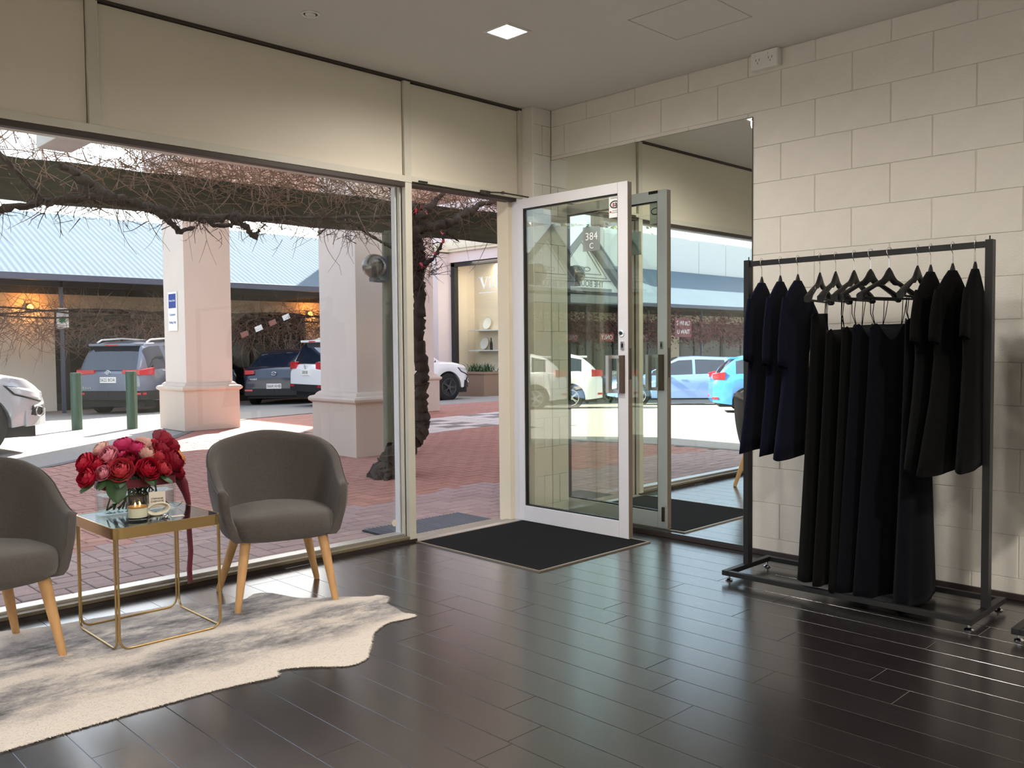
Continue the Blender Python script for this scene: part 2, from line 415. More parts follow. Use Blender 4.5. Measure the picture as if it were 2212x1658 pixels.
# ---- big fixed window
win = struct('window_1')
for a, b in ((-7.4, -7.35), (-4.82, -4.77), (-1.188, -1.138)):
    MB().box(a, b, 0, .035, 0, 2.196).build('mullion', 'frame_paint', win, bevel=.0015)
    MB().box(a+.006, b-.006, .035, .05, 0.0, 2.196).build('mullion_rebate', 'frame_dark', win)
    MB().box(a-.006 if a < -7 or a > -4 else a, b, .05, .075, 0.0, 2.196).build('glazing_bead', 'frame_paint', win, bevel=.0015)
    MB().box(a-.012, b, .09, .13, 0.0, 2.196).build('outer_frame', 'door_paint', win, bevel=.0015)
MB().box(RX0, -1.188, .0, .045, 2.168, 2.196).build('head_bead', 'frame_dark', win, bevel=.002)
MB().box(RX0, -1.188, .045, .13, 2.176, 2.2).build('head_frame', 'frame_paint', win, bevel=.002)
MB().box(RX0, -1.138, -.008, .01, 0, .018).build('kickboard', 'skirting', win)
MB().box(RX0, -1.188, .0, .05, .018, .036).build('sill', mat('sill_shaded', S(112, 100, 80), .4), win, bevel=.003)  # shade on the unlit inner face is put into this darker colour
MB().box(RX0, -1.188, .05, .13, .0, .05).build('sill_frame', 'alu', win, bevel=.003)
MB().box(-4.77, -1.19, .082, .088, .045, 2.18).build('pane', 'window_glass', win)
MB().box(-7.35, -4.82, .082, .088, .06, 2.18).build('pane', 'window_glass', win)
# round white sticker at the foot of the pane
stk = tag(MB().lathe([(.0, 0), (.021, 0), (.021, .0015), (0, .0015)], 28, axis='y').build('round_sticker', 'card', smooth=True), 'small round pale sticker on the window glass by the door mullion', 'sticker')
stk.location = (-1.243, .0795, .118)
# ---- door threshold
th = struct('trim_1')
MB().box(-1.138, -.2, -.02, .03, -.03, .006).build('threshold_plate', 'alu', th, bevel=.002)
MB().box(-1.138, -.2, .03, .10, -.03, .001).build('threshold_step', mat('concrete_sill', S(150, 140, 130), .8, var=.1), th)
MB().box(-1.138, -.262, .10, .22, -.05, -.012).build('threshold_slab', 'concrete_sill', th)
# ---- open glazed door: hinged at the right jamb, swung into the room
door = struct('door_1', 'white aluminium glazed shop door standing open against the mirror')
door.location = (-.228, -.012, 0); DW = .93
door.rotation_euler = (0, 0, R(-90+1.1))      # local +x runs from hinge to free edge, local +y faces the mirror wall
T0, T1 = -.022, .022
MB().box(0, .052, T0, T1, .008, 2.192).build('stile', 'door_paint', door, bevel=.002)
MB().box(DW-.075, DW, T0, T1, .008, 2.192).build('stile', 'door_paint', door, bevel=.002)
MB().box(DW, DW+.0015, T0+.003, T1-.003, .012, 2.188).build('edge_strip', 'door_edge', door)
MB().box(.053, DW-.076, T0, T1, 2.125, 2.192).build('top_rail', 'door_paint', door, bevel=.002)
MB().box(.053, DW-.076, T0, T1, .008, .112).build('bottom_rail', 'door_paint', door, bevel=.002)
g = MB()
for a in ((.052, .06, .112, 2.125), (DW-.083, DW-.075, .112, 2.125)): g.box(a[0], a[1], -.014, .014, a[2], a[3])
for a in ((.112, .12), (2.117, 2.125)): g.box(.052, DW-.075, -.014, .014, *a)
g.build('gasket', 'black_plastic', door)
MB().box(.056, DW-.079, -.003, .003, .116, 2.121).build('pane', 'door_glass', door)
# lock, latch, pull handles (one each side), bolts
for sgn in (1, -1):
    s0 = T1 if sgn > 0 else T0
    yb = lambda a, b: (min(s0+sgn*a, s0+sgn*b), max(s0+sgn*a, s0+sgn*b))
    h = MB()
    hx1 = DW-.022
    h.box(hx1-.034, hx1, *yb(0, .018), .905, 1.137)
    hd = h.build('handle_plate', 'bronze', door, bevel=.001)
    h = MB(); h.box(hx1-.112, hx1-.088, *yb(.016, .052), .905, 1.137); h.build('handle_grip', 'alu', door, bevel=.002)
    h = MB()
    for zz in (.905, 1.117): h.box(hx1-.112, hx1-.034, *yb(.012, .018), zz, zz+.02)
    h.build('handle_bridge', 'alu', door, bevel=.001)
    MB().box(hx1-.03, hx1-.004, *yb(0, .008), 1.172, 1.222).build('latch_plate', 'chrome', door, bevel=.003)
    MB().box(hx1-.02, hx1-.013, *yb(.008, .014), 1.185, 1.21).build('latch_turn', 'black_plastic', door, bevel=.002)
lk = MB().lathe([(0, 0), (.0215, 0), (.02, -.006), (.012, -.007), (.011, -.012), (0, -.012)], 24, axis='y').build('lock_cylinder', 'chrome', door, smooth=True); lk.location = (DW-.046, T0, 1.272)
lc = MB().lathe([(0, 0), (.0085, 0), (.0085, .003), (0, .003)], 16, axis='y').build('keyway', 'black_plastic', door); lc.location = (DW-.046, T0-.014, 1.272)
MB().box(DW-.035, DW-.018, T1, T1+.016, .055, .15).build('foot_bolt', 'bronze', door, bevel=.003)
MB().box(DW-.14, DW-.07, T1, T1+.006, 2.172, 2.19).build('top_bolt', 'black_plastic', door)
MB().box(DW-.006, DW+.0025, -.011, .011, .99, 1.18).build('strike_plate', 'frame_dark', door)
# decals: on the outer face (-y local, towards the shop)
rotd = (R(90), 0, 0)
grey_decal = decalmat('decal_grey', S(150, 156, 152), .55)
MB().box(.565, .705, -.0046, -.004, 1.795, 1.948).build('number_decal', grey_decal, door)
text('384', .068, 'sign_white', door, (.635, -.0052, 1.885), rotd, 'number_lettering', .0003)
text('C', .05, 'sign_white', door, (.635, -.0052, 1.826), rotd, 'number_lettering', .0003)
MB().box(.776, .864, -.0046, -.004, 1.985, 2.115).build('warning_sticker', 'sign_white', door)
rg = MB(); rg.tube([(.822+.034*math.cos(a*math.pi/16), -.0052, 2.064+.0205*math.sin(a*math.pi/16)) for a in range(32)], .0036, 6, closed=True); rg.build('warning_ring', 'ink', door)
text('s', .044, 'sign_red', door, (.812, -.0056, 2.066), rotd, 'warning_lettering', .0003, bold=.0012)
text('a', .044, 'ink', door, (.832, -.0056, 2.066), rotd, 'warning_lettering', .0003, bold=.0012)
text('WARNING', .013, 'ink', door, (.82, -.0052, 2.103), rotd, 'warning_lettering', .0002)
text('SECURITY', .010, 'ink', door, (.826, -.0052, 2.026), rotd, 'warning_lettering', .0002)
text('MONITORED', .010, 'ink', door, (.826, -.0052, 2.014), rotd, 'warning_lettering', .0002)
MB().lathe([(0, 0), (.006, 0), (.006, .0008), (0, .0008)], 12, axis='y').build('warning_dot', 'sign_red', door, loc=(.788, -.0054, 2.02))
# ---- door closer arm above the opening
dc = thing('door_closer_arm', 'thin dark door closer arm reaching from transom to open door', 'door closer', (-.42, -.004, 2.19))
MB().tube([(-.12, -.012, .02), (.02, -.03, .028), (.27, -.055, .02)], .005, 6).build('arm', 'frame_dark', dc)
MB().box(-.16, -.08, -.016, .004, .004, .03).build('bracket', 'frame_dark', dc, bevel=.003)
MB().lathe([(0, -.008), (.011, -.008), (.011, .008), (0, .008)], 12).build('pivot', 'frame_dark', dc, loc=(.02, -.03, .028))
MB().lathe([(0, -.01), (.011, -.01), (.011, .01), (0, .01)], 12).build('pivot', 'frame_dark', dc, loc=(.262, -.055, .02))
# ---- mirror on the wall
mi = thing('wall_mirror', 'large frameless mirror on the block wall behind the open door', 'mirror', (0, -.88, 0))
MB().box(-.008, -.0075, -.772, .775, .034, 2.473).build('mirror_glass', 'mirror', mi)
MB().box(-.0074, -.0005, -.774, .777, .032, 2.475).build('mirror_back', 'mirror_edge', mi)
MB().box(-.012, -.0005, -.77, -.76, 2.455, 2.465).build('clip', 'chrome', mi)
# ---- door mat let in a metal frame
dm = thing('door_mat', 'black entrance mat in a thin metal frame on the dark floor', 'mat', (-.675, -.55, 0))
MB().box(-.475, .475, -.51, .51, .0005, .006).build('pile', 'mat_black', dm)
fm = MB()
for a in ((-.488, -.475, -.525, .525), (.475, .488, -.525, .525), (-.475, .475, -.525, -.51), (-.475, .475, .51, .525)): fm.box(*a, .0003, .0075)
fm.build('frame', mat('mat_frame', S(150, 136, 122), .4, .5), dm)
# ---- ribbed mat outside
om = thing('ribbed_mat', 'grey ribbed outdoor mat on the pavers before the doorway', 'mat', (-.70, .42, -.029))
MB().box(-.42, .42, -.19, .19, 0, .008).build('backing', 'mat_groove', om)
for i in range(26):
    x = -.41+i*.0325
    MB().cbox(x, x+.02, -.185, .185, .008, .014, .003).build('rib', 'mat_grey', om)
# ---- ceiling fittings
cl = thing('square_downlight', 'lit square downlight recessed in the ceiling near the door', 'light', (-1.278, -.985, H))
fr = MB()
for a in ((-.088, -.072, -.088, .088), (.072, .088, -.088, .088), (-.072, .072, -.088, -.072), (-.072, .072, .072, .088)): fr.box(*a, -.006, 0)
fr.build('bezel', 'white_plastic', cl, bevel=.002)
MB().box(-.072, .072, -.072, .072, -.004, -.001).build('diffuser', 'lamp_glow', cl)
def spot(loc, e, ang=R(130), blend=.8, col=(1, .945, .86), rad=.07):
    l = bpy.data.lights.new('downlight_beam', 'SPOT'); l.energy = e; l.spot_size = ang; l.spot_blend = blend; l.color = col; l.shadow_soft_size = rad
    o = bpy.data.objects.new('downlight_beam', l); COL.objects.link(o); o.location = loc; return o
spot((-1.278, -.985, H-.03), 84, R(170), .8)
MORE = [(-1.95, -2.45), (-2.35, -5.2), (-4.6, -5.2), (-5.9, -2.5)]
for i, (x, y) in enumerate(MORE):
    dup(cl, (x, y, H), 0, ('lit square downlight above the near clothes rack', 'lit square downlight above the second rack, outside the picture', 'lit square downlight above and behind the camera', 'lit square downlight furthest from the door, behind the camera')[i], 'square downlights outside the picture')
    spot((x, y, H-.03), (120, 360, 380, 220)[i], R(176), .8, rad=.14)
rd = thing('round_ceiling_sensor', 'small round white fitting set flush in the ceiling above the window', 'sensor', (-2.136, -.5, H))
MB().lathe([(0, -.001), (.047, -.001), (.047, -.004), (.040, -.007), (.034, -.004), (.033, -.001)], 36).build('ring', 'white_plastic', rd, smooth=True)
MB().lathe([(0, -.002), (.026, -.002), (.024, -.006), (.012, -.006), (.010, -.003), (0, -.003)], 28).build('core', 'white_plastic', rd, smooth=True)
# ---- double socket high on the wall
ot = thing('power_outlet', 'white double power outlet mounted high on the block wall', 'outlet', (0, -1.745, 2.768))
MB().box(-.042, 0, -.082, .082, -.05, .046).build('box', 'white_plastic', ot, bevel=.004)
MB().box(-.046, -.042, -.078, .078, -.046, .042).build('face_plate', 'white_plastic', ot, bevel=.002)
for cy in (.038, -.038):
    s = MB()
    s.box(-.0466, -.0455, cy-.012, cy-.009, -.006, .006); s.box(-.0466, -.0455, cy+.009, cy+.012, -.006, .006); s.box(-.0466, -.0455, cy-.0015, cy+.0015, -.022, -.012)
    s.build('slots', 'ink', ot)
    MB().box(-.050, -.046, cy+.012, cy+.024, .018, .03).build('switch', 'white_plastic', ot, bevel=.001)
# ================================================================ FURNITURE
# ---- tub chair (local: faces -y, origin on the floor)
def make_chair(name, label):
    t = thing(name, label, 'chair')
    N = 61
    def path(u, sc):                       # u in -1..1 from one arm front round the back to the other
        a, b = .308*sc, .275*sc
        arc = math.pi*.5; seg = .21
        tot = arc*.27*2+2*seg; s = (u+1)/2*tot
        if s < seg: return (-a*(1-.06*(1-s/seg)), -seg+s+0.0)
        if s > tot-seg: return (a*(1-.06*(1-(tot-s)/seg)), -seg+(tot-s))
        f = (s-seg)/(tot-2*seg)*math.pi
        return (-a*math.cos(f), b*math.sin(f))
    def top(u):
        f = abs(u)
        return .776-.03*smoothstep(0, .4, f)-.195*smoothstep(.30, 1.0, f)**1.15
    zb = .32
    def surf(inner):
        rws = []
        for i in range(N):
            u = -1+2*i/(N-1); r = []
            ht = top(u)
            for j in range(13):
                v = j/12; z = zb+(ht-zb)*v
                sc = .80+.20*math.sin(min(1, v*1.25)*math.pi/2)**.8 + .02*v
                th = .052-.012*v
                x, y = path(u, sc)
                if abs(u) > .92:
                    pass
                if inner:
                    L = math.hypot(x, max(y, 0)) or 1
                    if y > 0: x -= th*x/L; y -= th*y/L
                    else: x -= th*(1 if x > 0 else -1)
                # rounded rim
                if j == 12: z -= .004
                if j == 0: x *= .94
                r.append((x, y, z))
            rws.append(r)
        return rws
    o, n = surf(False), surf(True)
    b = MB(); rings = []
    for i in range(N):
        lip = [((o[i][12][0]*.72+n[i][12][0]*.28), (o[i][12][1]*.72+n[i][12][1]*.28), o[i][12][2]+.012), ((o[i][12][0]*.28+n[i][12][0]*.72), (o[i][12][1]*.28+n[i][12][1]*.72), o[i][12][2]+.012)]
        rings.append(o[i]+lip+list(reversed(n[i])))
    # close arm fronts with a rounded nose
    for end in (0, N-1):
        base = rings[end]
        if end == 0:
            nose = [(x, y-.018, z) for x, y, z in base]
    def nose(ring, k):
        cx = sum(p[0] for p in ring)/len(ring)
        return [((p[0]-cx)*(1-.35*k)+cx, p[1]-.016*k, p[2]-(.012*k if p[2] > .5 else 0)) for p in ring]
    rr = [nose(rings[0], 1), nose(rings[0], .6)]+rings+[nose(rings[-1], .6), nose(rings[-1], 1)]
    b.rows(rr, True, True, True)
    b.build('shell', 'fabric', t, smooth=True, ang=60)
    # piping seam along the outer rim
    MB().tube([(p[12][0]*1.004, p[12][1]*1.004, p[12][2]+.002) for p in o], .0025, 5).build('piping', 'fabric', t, smooth=True)
    # seat cushion
    sc_ = MB(); ring = []
    prof = [(.315, .74, 0), (.315, .90, .004), (.330, .97, .012), (.358, 1.0, .018), (.388, 1.0, .016), (.413, .97, .008), (.427, .88, 0), (.433, .6, 0), (.436, .25, 0)]
    for z, k, fwd in prof:
        r = []
        for a in range(48):
            th = 2*math.pi*a/48; e = .62
            cx, sy = math.cos(th), math.sin(th)
            x = .262*math.copysign(abs(cx)**e, cx); y = (.225 if sy > 0 else .245+fwd)*math.copysign(abs(sy)**e, sy)-.01
            zz = z+(.012*(1-abs(x)/.262)*(z > .37))
            r.append((x*k, (y+.01)*k-.01 if z > .42 else y*min(1, k+.04), zz))
        ring.append(r)
    sc_.rows(ring, True, True, True); sc_.build('seat', 'fabric', t, smooth=True, ang=60)
    for sx in (-1, 1):
        for front in (1, 0):
            if front: p0, p1 = (sx*.17, -.17, .36), (sx*.225, -.215, 0)
            else: p0, p1 = (sx*.15, .12, .36), (sx*.245, .225, 0)
            P0, P1 = Vector(p0), Vector(p1)
            pts = [P0.lerp(P1, f) for f in (0, .5, .985, 1)]
            l = MB().tube(pts, [.025, .0205, .0145, .013], 16); l.build('leg', 'oak', t, smooth=True, ang=50)
    return t
ch = make_chair('tub_chair', 'grey tub chair right of the brass side table, beside the window')
ch.location = (-2.345, -.45, .001); ch.rotation_euler = (0, 0, R(-18))
c2 = dup(ch, (-3.62, -.42, .001), R(9), 'grey tub chair at the left edge of the picture', 'grey tub chairs')
ch['group'] = 'grey tub chairs'
# ---- side table
tb = thing('side_table', 'square black-topped side table on thin brass wire legs', 'table', (-2.985, -.505, 0))
hw = .225; cr = .035
def rrect(h, r, n=6, w=None):
    w = w or h; out = []
    for cx, cy, a0 in ((w-r, h-r, 0), (-(w-r), h-r, 90), (-(w-r), -(h-r), 180), (w-r, -(h-r), 270)):
        for i in range(n+1):
            a = R(a0+90*i/n); out.append((cx+r*math.cos(a), cy+r*math.sin(a)))
    return out
ring_o, ring_i = rrect(hw, cr), rrect(hw-.006, cr-.005)
rim = MB(); rim.rows([[(x, y, .45) for x, y in ring_o], [(x, y, .494) for x, y in ring_o], [(x, y, .494) for x, y in ring_i], [(x, y, .484) for x, y in ring_i]], True)
rim.rows([[(x, y, .45) for x, y in ring_o], [(x, y, .45) for x, y in ring_i], [(x, y, .484) for x, y in ring_i]], True)
rim.build('rim', 'brass', tb, smooth=True, ang=35)
MB().prism(rrect(hw-.0065, cr-.005), .478, .493).build('top', 'table_black', tb)
def corner(p, a, b, r=.045, n=6):
    p, a, b = Vector(p), Vector(a), Vector(b); out = []
    for i in range(n+1):
        t = i/n; out.append(p+(a-p).normalized()*r*(1-t)**2+(b-p).normalized()*r*t**2)
    return out
for k in range(4):
    h = hw-.016; d = hw-.008
    l = MB(); A, B = Vector((-h, -d, .452)), Vector((-h, -d, .009)); C_, D = Vector((h, -d, .009)), Vector((h, -d, .452))
    pts = [A]+corner(B, A, C_)+corner(C_, B, D)+[D]
    l.tube(pts, .0046, 8); o = l.build('leg_frame', 'brass', tb, smooth=True, ang=60); o.rotation_euler = (0, 0, k*math.pi/2)
TZ = .493
# ---- glass vase
V = Vector((-2.99, -.395, TZ))
vz = thing('glass_vase', 'clear rounded-rectangular glass vase of roses tied with dark red ribbon', 'vase', V)
vo, vi = rrect(.07, .03, 6, .155), rrect(.064, .026, 6, .149)
vg = MB(); vg.rows([[(x, y, .001) for x, y in vo], [(x, y, .165) for x, y in vo], [(x, y, .165) for x, y in vi], [(x, y, .014) for x, y in vi]], True, True, True)
vg.build('glass', 'clear_glass', vz, smooth=True, ang=50)
MB().prism(rrect(.0635, .0255, 6, .1485), .0145, .085).build('water', 'water', vz)
rb = MB(); rb.rows([[(x*1.012, y*1.02, .115) for x, y in vo], [(x*1.012, y*1.02, .150) for x, y in vo]], True); rb.build('ribbon_band', 'ribbon', vz)
def strip(pts, w, side, name, m, parent):
    b = MB(); L_, R_ = [], []
    for i_, p in enumerate(pts):
        p = Vector(p); s = Vector(side).normalized()*(w[i_] if isinstance(w, list) else w)/2
        L_.append(p-s); R_.append(p+s)
    b.rows([L_, R_], False); o = b.build(name, m, parent, smooth=True); 
    so_ = o.modifiers.new('thick', 'SOLIDIFY'); so_.thickness = .0008
    return o
strip([(.155, .0, .14), (.185, -.01, .135), (.20, -.02, .10), (.212, -.03, .05), (.218, -.035, .004)], [.05, .058, .05, .03, .012], (.7, -.7, .25), 'ribbon_tail', 'ribbon', vz)
strip([(.155, .0, .14), (.19, -.005, .11), (.202, -.02, .07), (.216, -.03, .02)], .02, (.7, -.7, .3), 'ribbon_tail', 'ribbon', vz)
strip([(.158, .02, .14), (.21, .01, .12), (.238, .02, .05), (.245, .02, -.03), (.243, .02, -.12), (.247, .018, -.22), (.240, .02, -.30), (.242, .02, -.37)], .024, (.7, -.7, .05), 'ribbon_tail', 'ribbon', vz)
# ---- roses
def bloom_mesh(r, open_, seed, m, frill=0):
    """cabbage rose: shells of overlapping petals wrapped round a ball, inner ones tighter and taller"""
    q = random.Random(seed); b = MB()
    tops = [86, 78, 66, 52, 36, 18, 2]; cnt = [3, 4, 5, 6, 7, 7, 8]
    for li in range(7):
        rk = r*(.22+.125*li)
        for k in range(cnt[li]):
            a0 = 2*math.pi*(k+q.uniform(-.18, .18))/cnt[li]+li*.7; wid = 1.35*2*math.pi/cnt[li]; e1 = R(tops[li]-open_*10+q.uniform(-5, 5)); e0 = R(-62); ph = q.uniform(0, 6); jr = q.uniform(.95, 1.05)
            def fn(u, v, a0=a0, wid=wid, rk=rk*jr, e0=e0, e1=e1, ph=ph, li=li):
                ed = 1-abs(2*u-1)**2.4
                e = e0+(e1-e0)*v*(.80+.20*ed)
                rr = rk*(1+(.05+.022*li)*v**4+frill*.05*math.sin(10*u+ph)*v**2)+r*.02*abs(2*u-1)
                a = a0+(u-.5)*wid
                return (rr*math.cos(e)*math.cos(a), rr*math.cos(e)*math.sin(a), rr*math.sin(e))
            b.grid(fn, 7, 7)
    return b.mesh('bloom', m, True, 80)
rose_kinds = ['rose_red', 'rose_crimson', 'rose_pink', 'rose_magenta', 'rose_blush', 'rose_coral', 'rose_orange']
words = dict(rose_red='bright red', rose_crimson='deep crimson', rose_pink='pale pink', rose_magenta='magenta', rose_blush='blush beige', rose_coral='coral', rose_orange='orange-tinged')
BM = {}
for i, k in enumerate(rose_kinds):
    BM[k] = [bloom_mesh(.039, .4, 10*i, k, .6 if k in ('rose_red', 'rose_coral') else .2), bloom_mesh(.039, 1.0, 10*i+1, k, .5)]
# (dx, dy, dz over vase rim, scale, kind, label)
RO = [(-.205, -.03, .02, 1.1, 'rose_red', 'bright red rose low at the far left of the bouquet'), (-.195, .03, .075, 1.15, 'rose_red', 'bright red rose high on the left shoulder of the bouquet'),
      (-.15, -.06, .035, .8, 'rose_pink', 'small pale pink rose low on the left front'), (-.115, -.02, .105, 1.05, 'rose_pink', 'pale pink rose in the upper left of the bouquet'),
      (-.085, -.085, .045, 1.3, 'rose_coral', 'wide frilled coral-red rose at the left front'), (-.12, .05, .125, .95, 'rose_blush', 'blush rose at the top left behind the pink one'),
      (-.03, .03, .14, 1.1, 'rose_magenta', 'magenta rose at the top centre of the bouquet'), (-.055, -.01, .10, .8, 'rose_magenta', 'small magenta rose under the top centre blooms'),
      (.0, -.07, .045, .85, 'rose_crimson', 'dark crimson rose half hidden between the two frilled red roses'), (.035, -.10, .04, 1.25, 'rose_red', 'frilled red rose at the front centre'),
      (.02, .0, .125, 1.0, 'rose_magenta', 'ruffled magenta rose right of the top centre'), (.075, .05, .135, 1.1, 'rose_blush', 'blush rose at the top right behind'),
      (.06, -.03, .10, 1.0, 'rose_blush', 'open blush rose with a brownish heart at the centre'), (.135, -.02, .105, 1.2, 'rose_crimson', 'crimson rose right of the blush rose'),
      (.165, .04, .145, 1.25, 'rose_crimson', 'tall crimson rose at the top right'), (.105, -.10, .035, .9, 'rose_coral', 'small coral rose low at the right front'),
      (.165, -.065, .06, 1.3, 'rose_crimson', 'large layered crimson rose at the right front'), (.215, .0, .06, 1.0, 'rose_orange', 'orange-tinged rose at the far right'),
      (.20, .03, .115, 1.0, 'rose_crimson', 'crimson rose on the right shoulder of the bouquet'), (.195, -.04, .005, .95, 'rose_crimson', 'crimson rose drooping over the vase at the right'),
      (-.05, .07, .09, 1.0, 'rose_red', 'red rose at the back left'), (.06, .08, .09, 1.0, 'rose_red', 'red rose at the back centre'), (.14, .08, .08, 1.0, 'rose_coral', 'coral rose at the back right'), (-.15, .08, .07, .9, 'rose_magenta', 'magenta rose at the far back left'),
      (-.155, -.005, .07, .9, 'rose_red', 'red rose tucked between the left pink roses'), (.11, -.05, .085, .85, 'rose_coral', 'coral rose behind the small one at the right front'), (-.03, -.055, .085, .8, 'rose_crimson', 'crimson rose above the front left frilled rose'), (.0, .03, .09, 1.0, 'rose_crimson', 'crimson rose deep in the middle of the bouquet'), (.13, .03, .12, .95, 'rose_red', 'red rose between the blush and the tall crimson rose')]
q = random.Random(3)
for i, (dx, dy, dz, sc, k, lb) in enumerate(RO):
    p = V+Vector((dx*.98-.012, dy, .158+dz))
    t = thing('rose', lb, 'rose', p, 0, 'roses in the glass vase')
    dirv = Vector((dx*1.3-.01, dy*1.8-.05, .15)).normalized()
    o = piece('bloom', BM[k][i % 2], t); o.rotation_euler = dirv.to_track_quat('Z', 'Y').to_euler(); o.scale = (sc, sc, sc)
    foot = Vector((-.125+.25*((i*11) % 29)/28, max(-.05, min(.05, -dy*.3+q.uniform(-.02, .02))), .02))+V-p
    mid = Vector((max(-.12, min(.12, dx*.45)), max(-.05, min(.05, dy*.6)), .15))+V-p
    MB().tube([-dirv*.018*sc, -dirv*.045, mid, mid.lerp(foot, .5), foot], [.0034, .0034, .0034, .0034, .0034], 6).build('stem', 'stem_green', t, smooth=True)
    if i % 3 == 0 or i in (4, 2):
        s = MB(); d = Vector((dx, dy-.05, -.10)).normalized(); w = d.cross(Vector((0, 0, 1))).normalized(); st0 = -dirv*.04
        def lf(u, v, st0=st0, d=d, w=w): return st0+d*.075*v+w*.055*(u-.5)*math.sin(math.pi*min(1, v*.92+.06))**.8+Vector((0, 0, -.012*v*v-.012*(abs(u-.5)*2)**1.5+.006))
        s.grid(lf, 5, 8); s.build('leaf', 'leaf_green', t, smooth=True)
# big drooping leaf at the left front of the vase and low foliage
s = MB()
def lf(u, v): 
    w = .062*(u-.5)*2*math.sin(math.pi*min(1, v*.85+.15))**.7
    return Vector((-.115+w*.7, -.075-.02*v, .165-.105*v))+Vector((0, -.012*(abs(u-.5)*2)**1.5, 0))
s.grid(lf, 7, 10); s.build('drooping_leaf', 'leaf_green', vz, smooth=True)
for k in range(4):
    a = MB(); x0 = -.12+.03*k
    def lf2(u, v, x0=x0, k=k): return Vector((x0+.05*v, -.03+.02*k*.5+.03*(u-.5)*math.sin(math.pi*v), .05+.02*(k % 2)+.01*v))
    a.grid(lf2, 4, 6); a.build('sunk_leaf', mat('leaf_lime%d' % k, S(120, 160, 50), .5), vz, smooth=True)
# ---- candle in a glass jar
cd = thing('jar_candle', 'two-wick cream candle burning in a glass jar on the table', 'candle', (-3.06, -.59, TZ))
MB().lathe([(0, .001), (.038, .001), (.041, .004), (.041, .098), (.0405, .1), (.038, .1), (.038, .012), (0, .012)], 36).build('jar', 'clear_glass', cd, smooth=True, ang=50)
MB().lathe([(0, .0125), (.0372, .0125), (.0372, .052), (.030, .0505), (0, .050)], 36).build('wax', 'wax', cd, smooth=True, ang=50)
MB().lathe([(.0374, .0505), (.0376, .0505), (.0376, .057), (.0372, .057)], 36).build('wax_tide_line', 'wax_edge', cd, smooth=True)
sj = MB(); sj.rows([[(.0377*math.cos(a*.175), .0377*math.sin(a*.175), .0785+.004*math.sin(a*1.3)) for a in range(36)], [(.0377*math.cos(a*.175), .0377*math.sin(a*.175), .0965) for a in range(36)]], True)
sj.build('soot_band', decalmat('soot_film', S(46, 32, 24), .75), cd)
for sx in (-.009, .010):
    MB().tube([(sx, 0, .05), (sx, 0, .058)], .001, 5).build('wick', 'soot', cd)
    MB().lathe([(0, .057), (.003, .060), (.0035, .064), (.002, .070), (0, .074)], 10, (sx, 0, 0)).build('flame', 'flame', cd, smooth=True)
# ---- card holder with standing card
kd = thing('card_holder', 'pale coiled cord card holder with a standing business card', 'card holder', (-2.955, -.535, TZ), R(-14))
for i in range(5):
    pts = []
    for a in range(25):
        th = 2*math.pi*a/24
        pts.append(((.045-.003*i)*math.cos(th), .012*i-.024+.01*math.sin(th), .027+.023*math.sin(th)+.004*math.cos(th)))
    MB().tube(pts[:-1], .0036, 6, closed=True).build('coil', 'twine', kd, smooth=True)
MB().box(-.033, .033, -.001, .0, .028, .098).build('business_card', 'card', kd)
text('STEPHANIE', .0098, 'ink', kd, (0, -.0014, .068), FACE_NY, 'card_lettering', .0002, bold=.0002)
text('CHENADE', .0112, 'ink', kd, (0, -.0014, .056), FACE_NY, 'card_lettering', .0002, bold=.0002)
kk = tag(MB().box(-.026, .026, -.017, .017, 0, .0012).build('flat_card', 'card'), 'small blank white card lying flat on the black tabletop', 'card'); kk.location = (-2.915, -.64, TZ+.0005); kk.rotation_euler = (0, 0, R(-12))
cg = MB()
for i in range(2): cg.tube([(.012*math.cos(a*.35)+.006*i, .012*math.sin(a*.35), .004+.005*i) for a in range(18)], .0022, 6, closed=True)
cg = tag(cg.build('ring_pair', 'chrome', smooth=True), 'pair of small silver rings on the table beside the flat card', 'ring'); cg.location = (-2.965, -.63, TZ)
sl = MB(); sl.grid(lambda u, v: (-.018+.036*v, .007*(u-.5)*2*math.sin(math.pi*(v*.9+.05)), .003+.022*v*v), 4, 7)
sl = tag(sl.build('dry_leaf', 'stem_green', smooth=True), 'small curled dark leaf on the table right of the vase', 'leaf'); sl.location = (-2.815, -.43, TZ+.0005)
# ---- cowhide rug
out = [(-3.776, -1.349), (-3.47, -1.348), (-3.1, -1.363), (-2.904, -1.398), (-2.875, -1.375), (-2.857, -1.348), (-2.80, -1.37), (-2.74, -1.414), (-2.69, -1.465), (-2.634, -1.502), (-2.56, -1.485), (-2.513, -1.434),
       (-2.44, -1.35), (-2.369, -1.264), (-2.29, -1.21), (-2.229, -1.187), (-2.15, -1.20), (-2.091, -1.199), (-2.092, -1.16), (-2.106, -1.125), (-2.085, -1.04), (-2.071, -.956), (-2.03, -.91), (-1.998, -.868), (-2.02, -.81), (-2.056, -.806),
       (-2.17, -.70), (-2.301, -.584), (-2.34, -.47), (-2.365, -.391), (-2.42, -.36), (-2.50, -.41), (-2.616, -.417), (-2.68, -.33), (-2.728, -.268), (-2.9, -.24), (-3.1, -.20), (-3.298, -.166), (-3.452, -.10), (-3.7, -.06), (-3.95, -.09),
       (-4.15, -.16), (-4.25, -.30), (-4.42, -.34), (-4.36, -.52), (-4.22, -.62), (-4.30, -.80), (-4.42, -.98), (-4.33, -1.12), (-4.15, -1.12), (-4.05, -1.30), (-3.92, -1.34)]
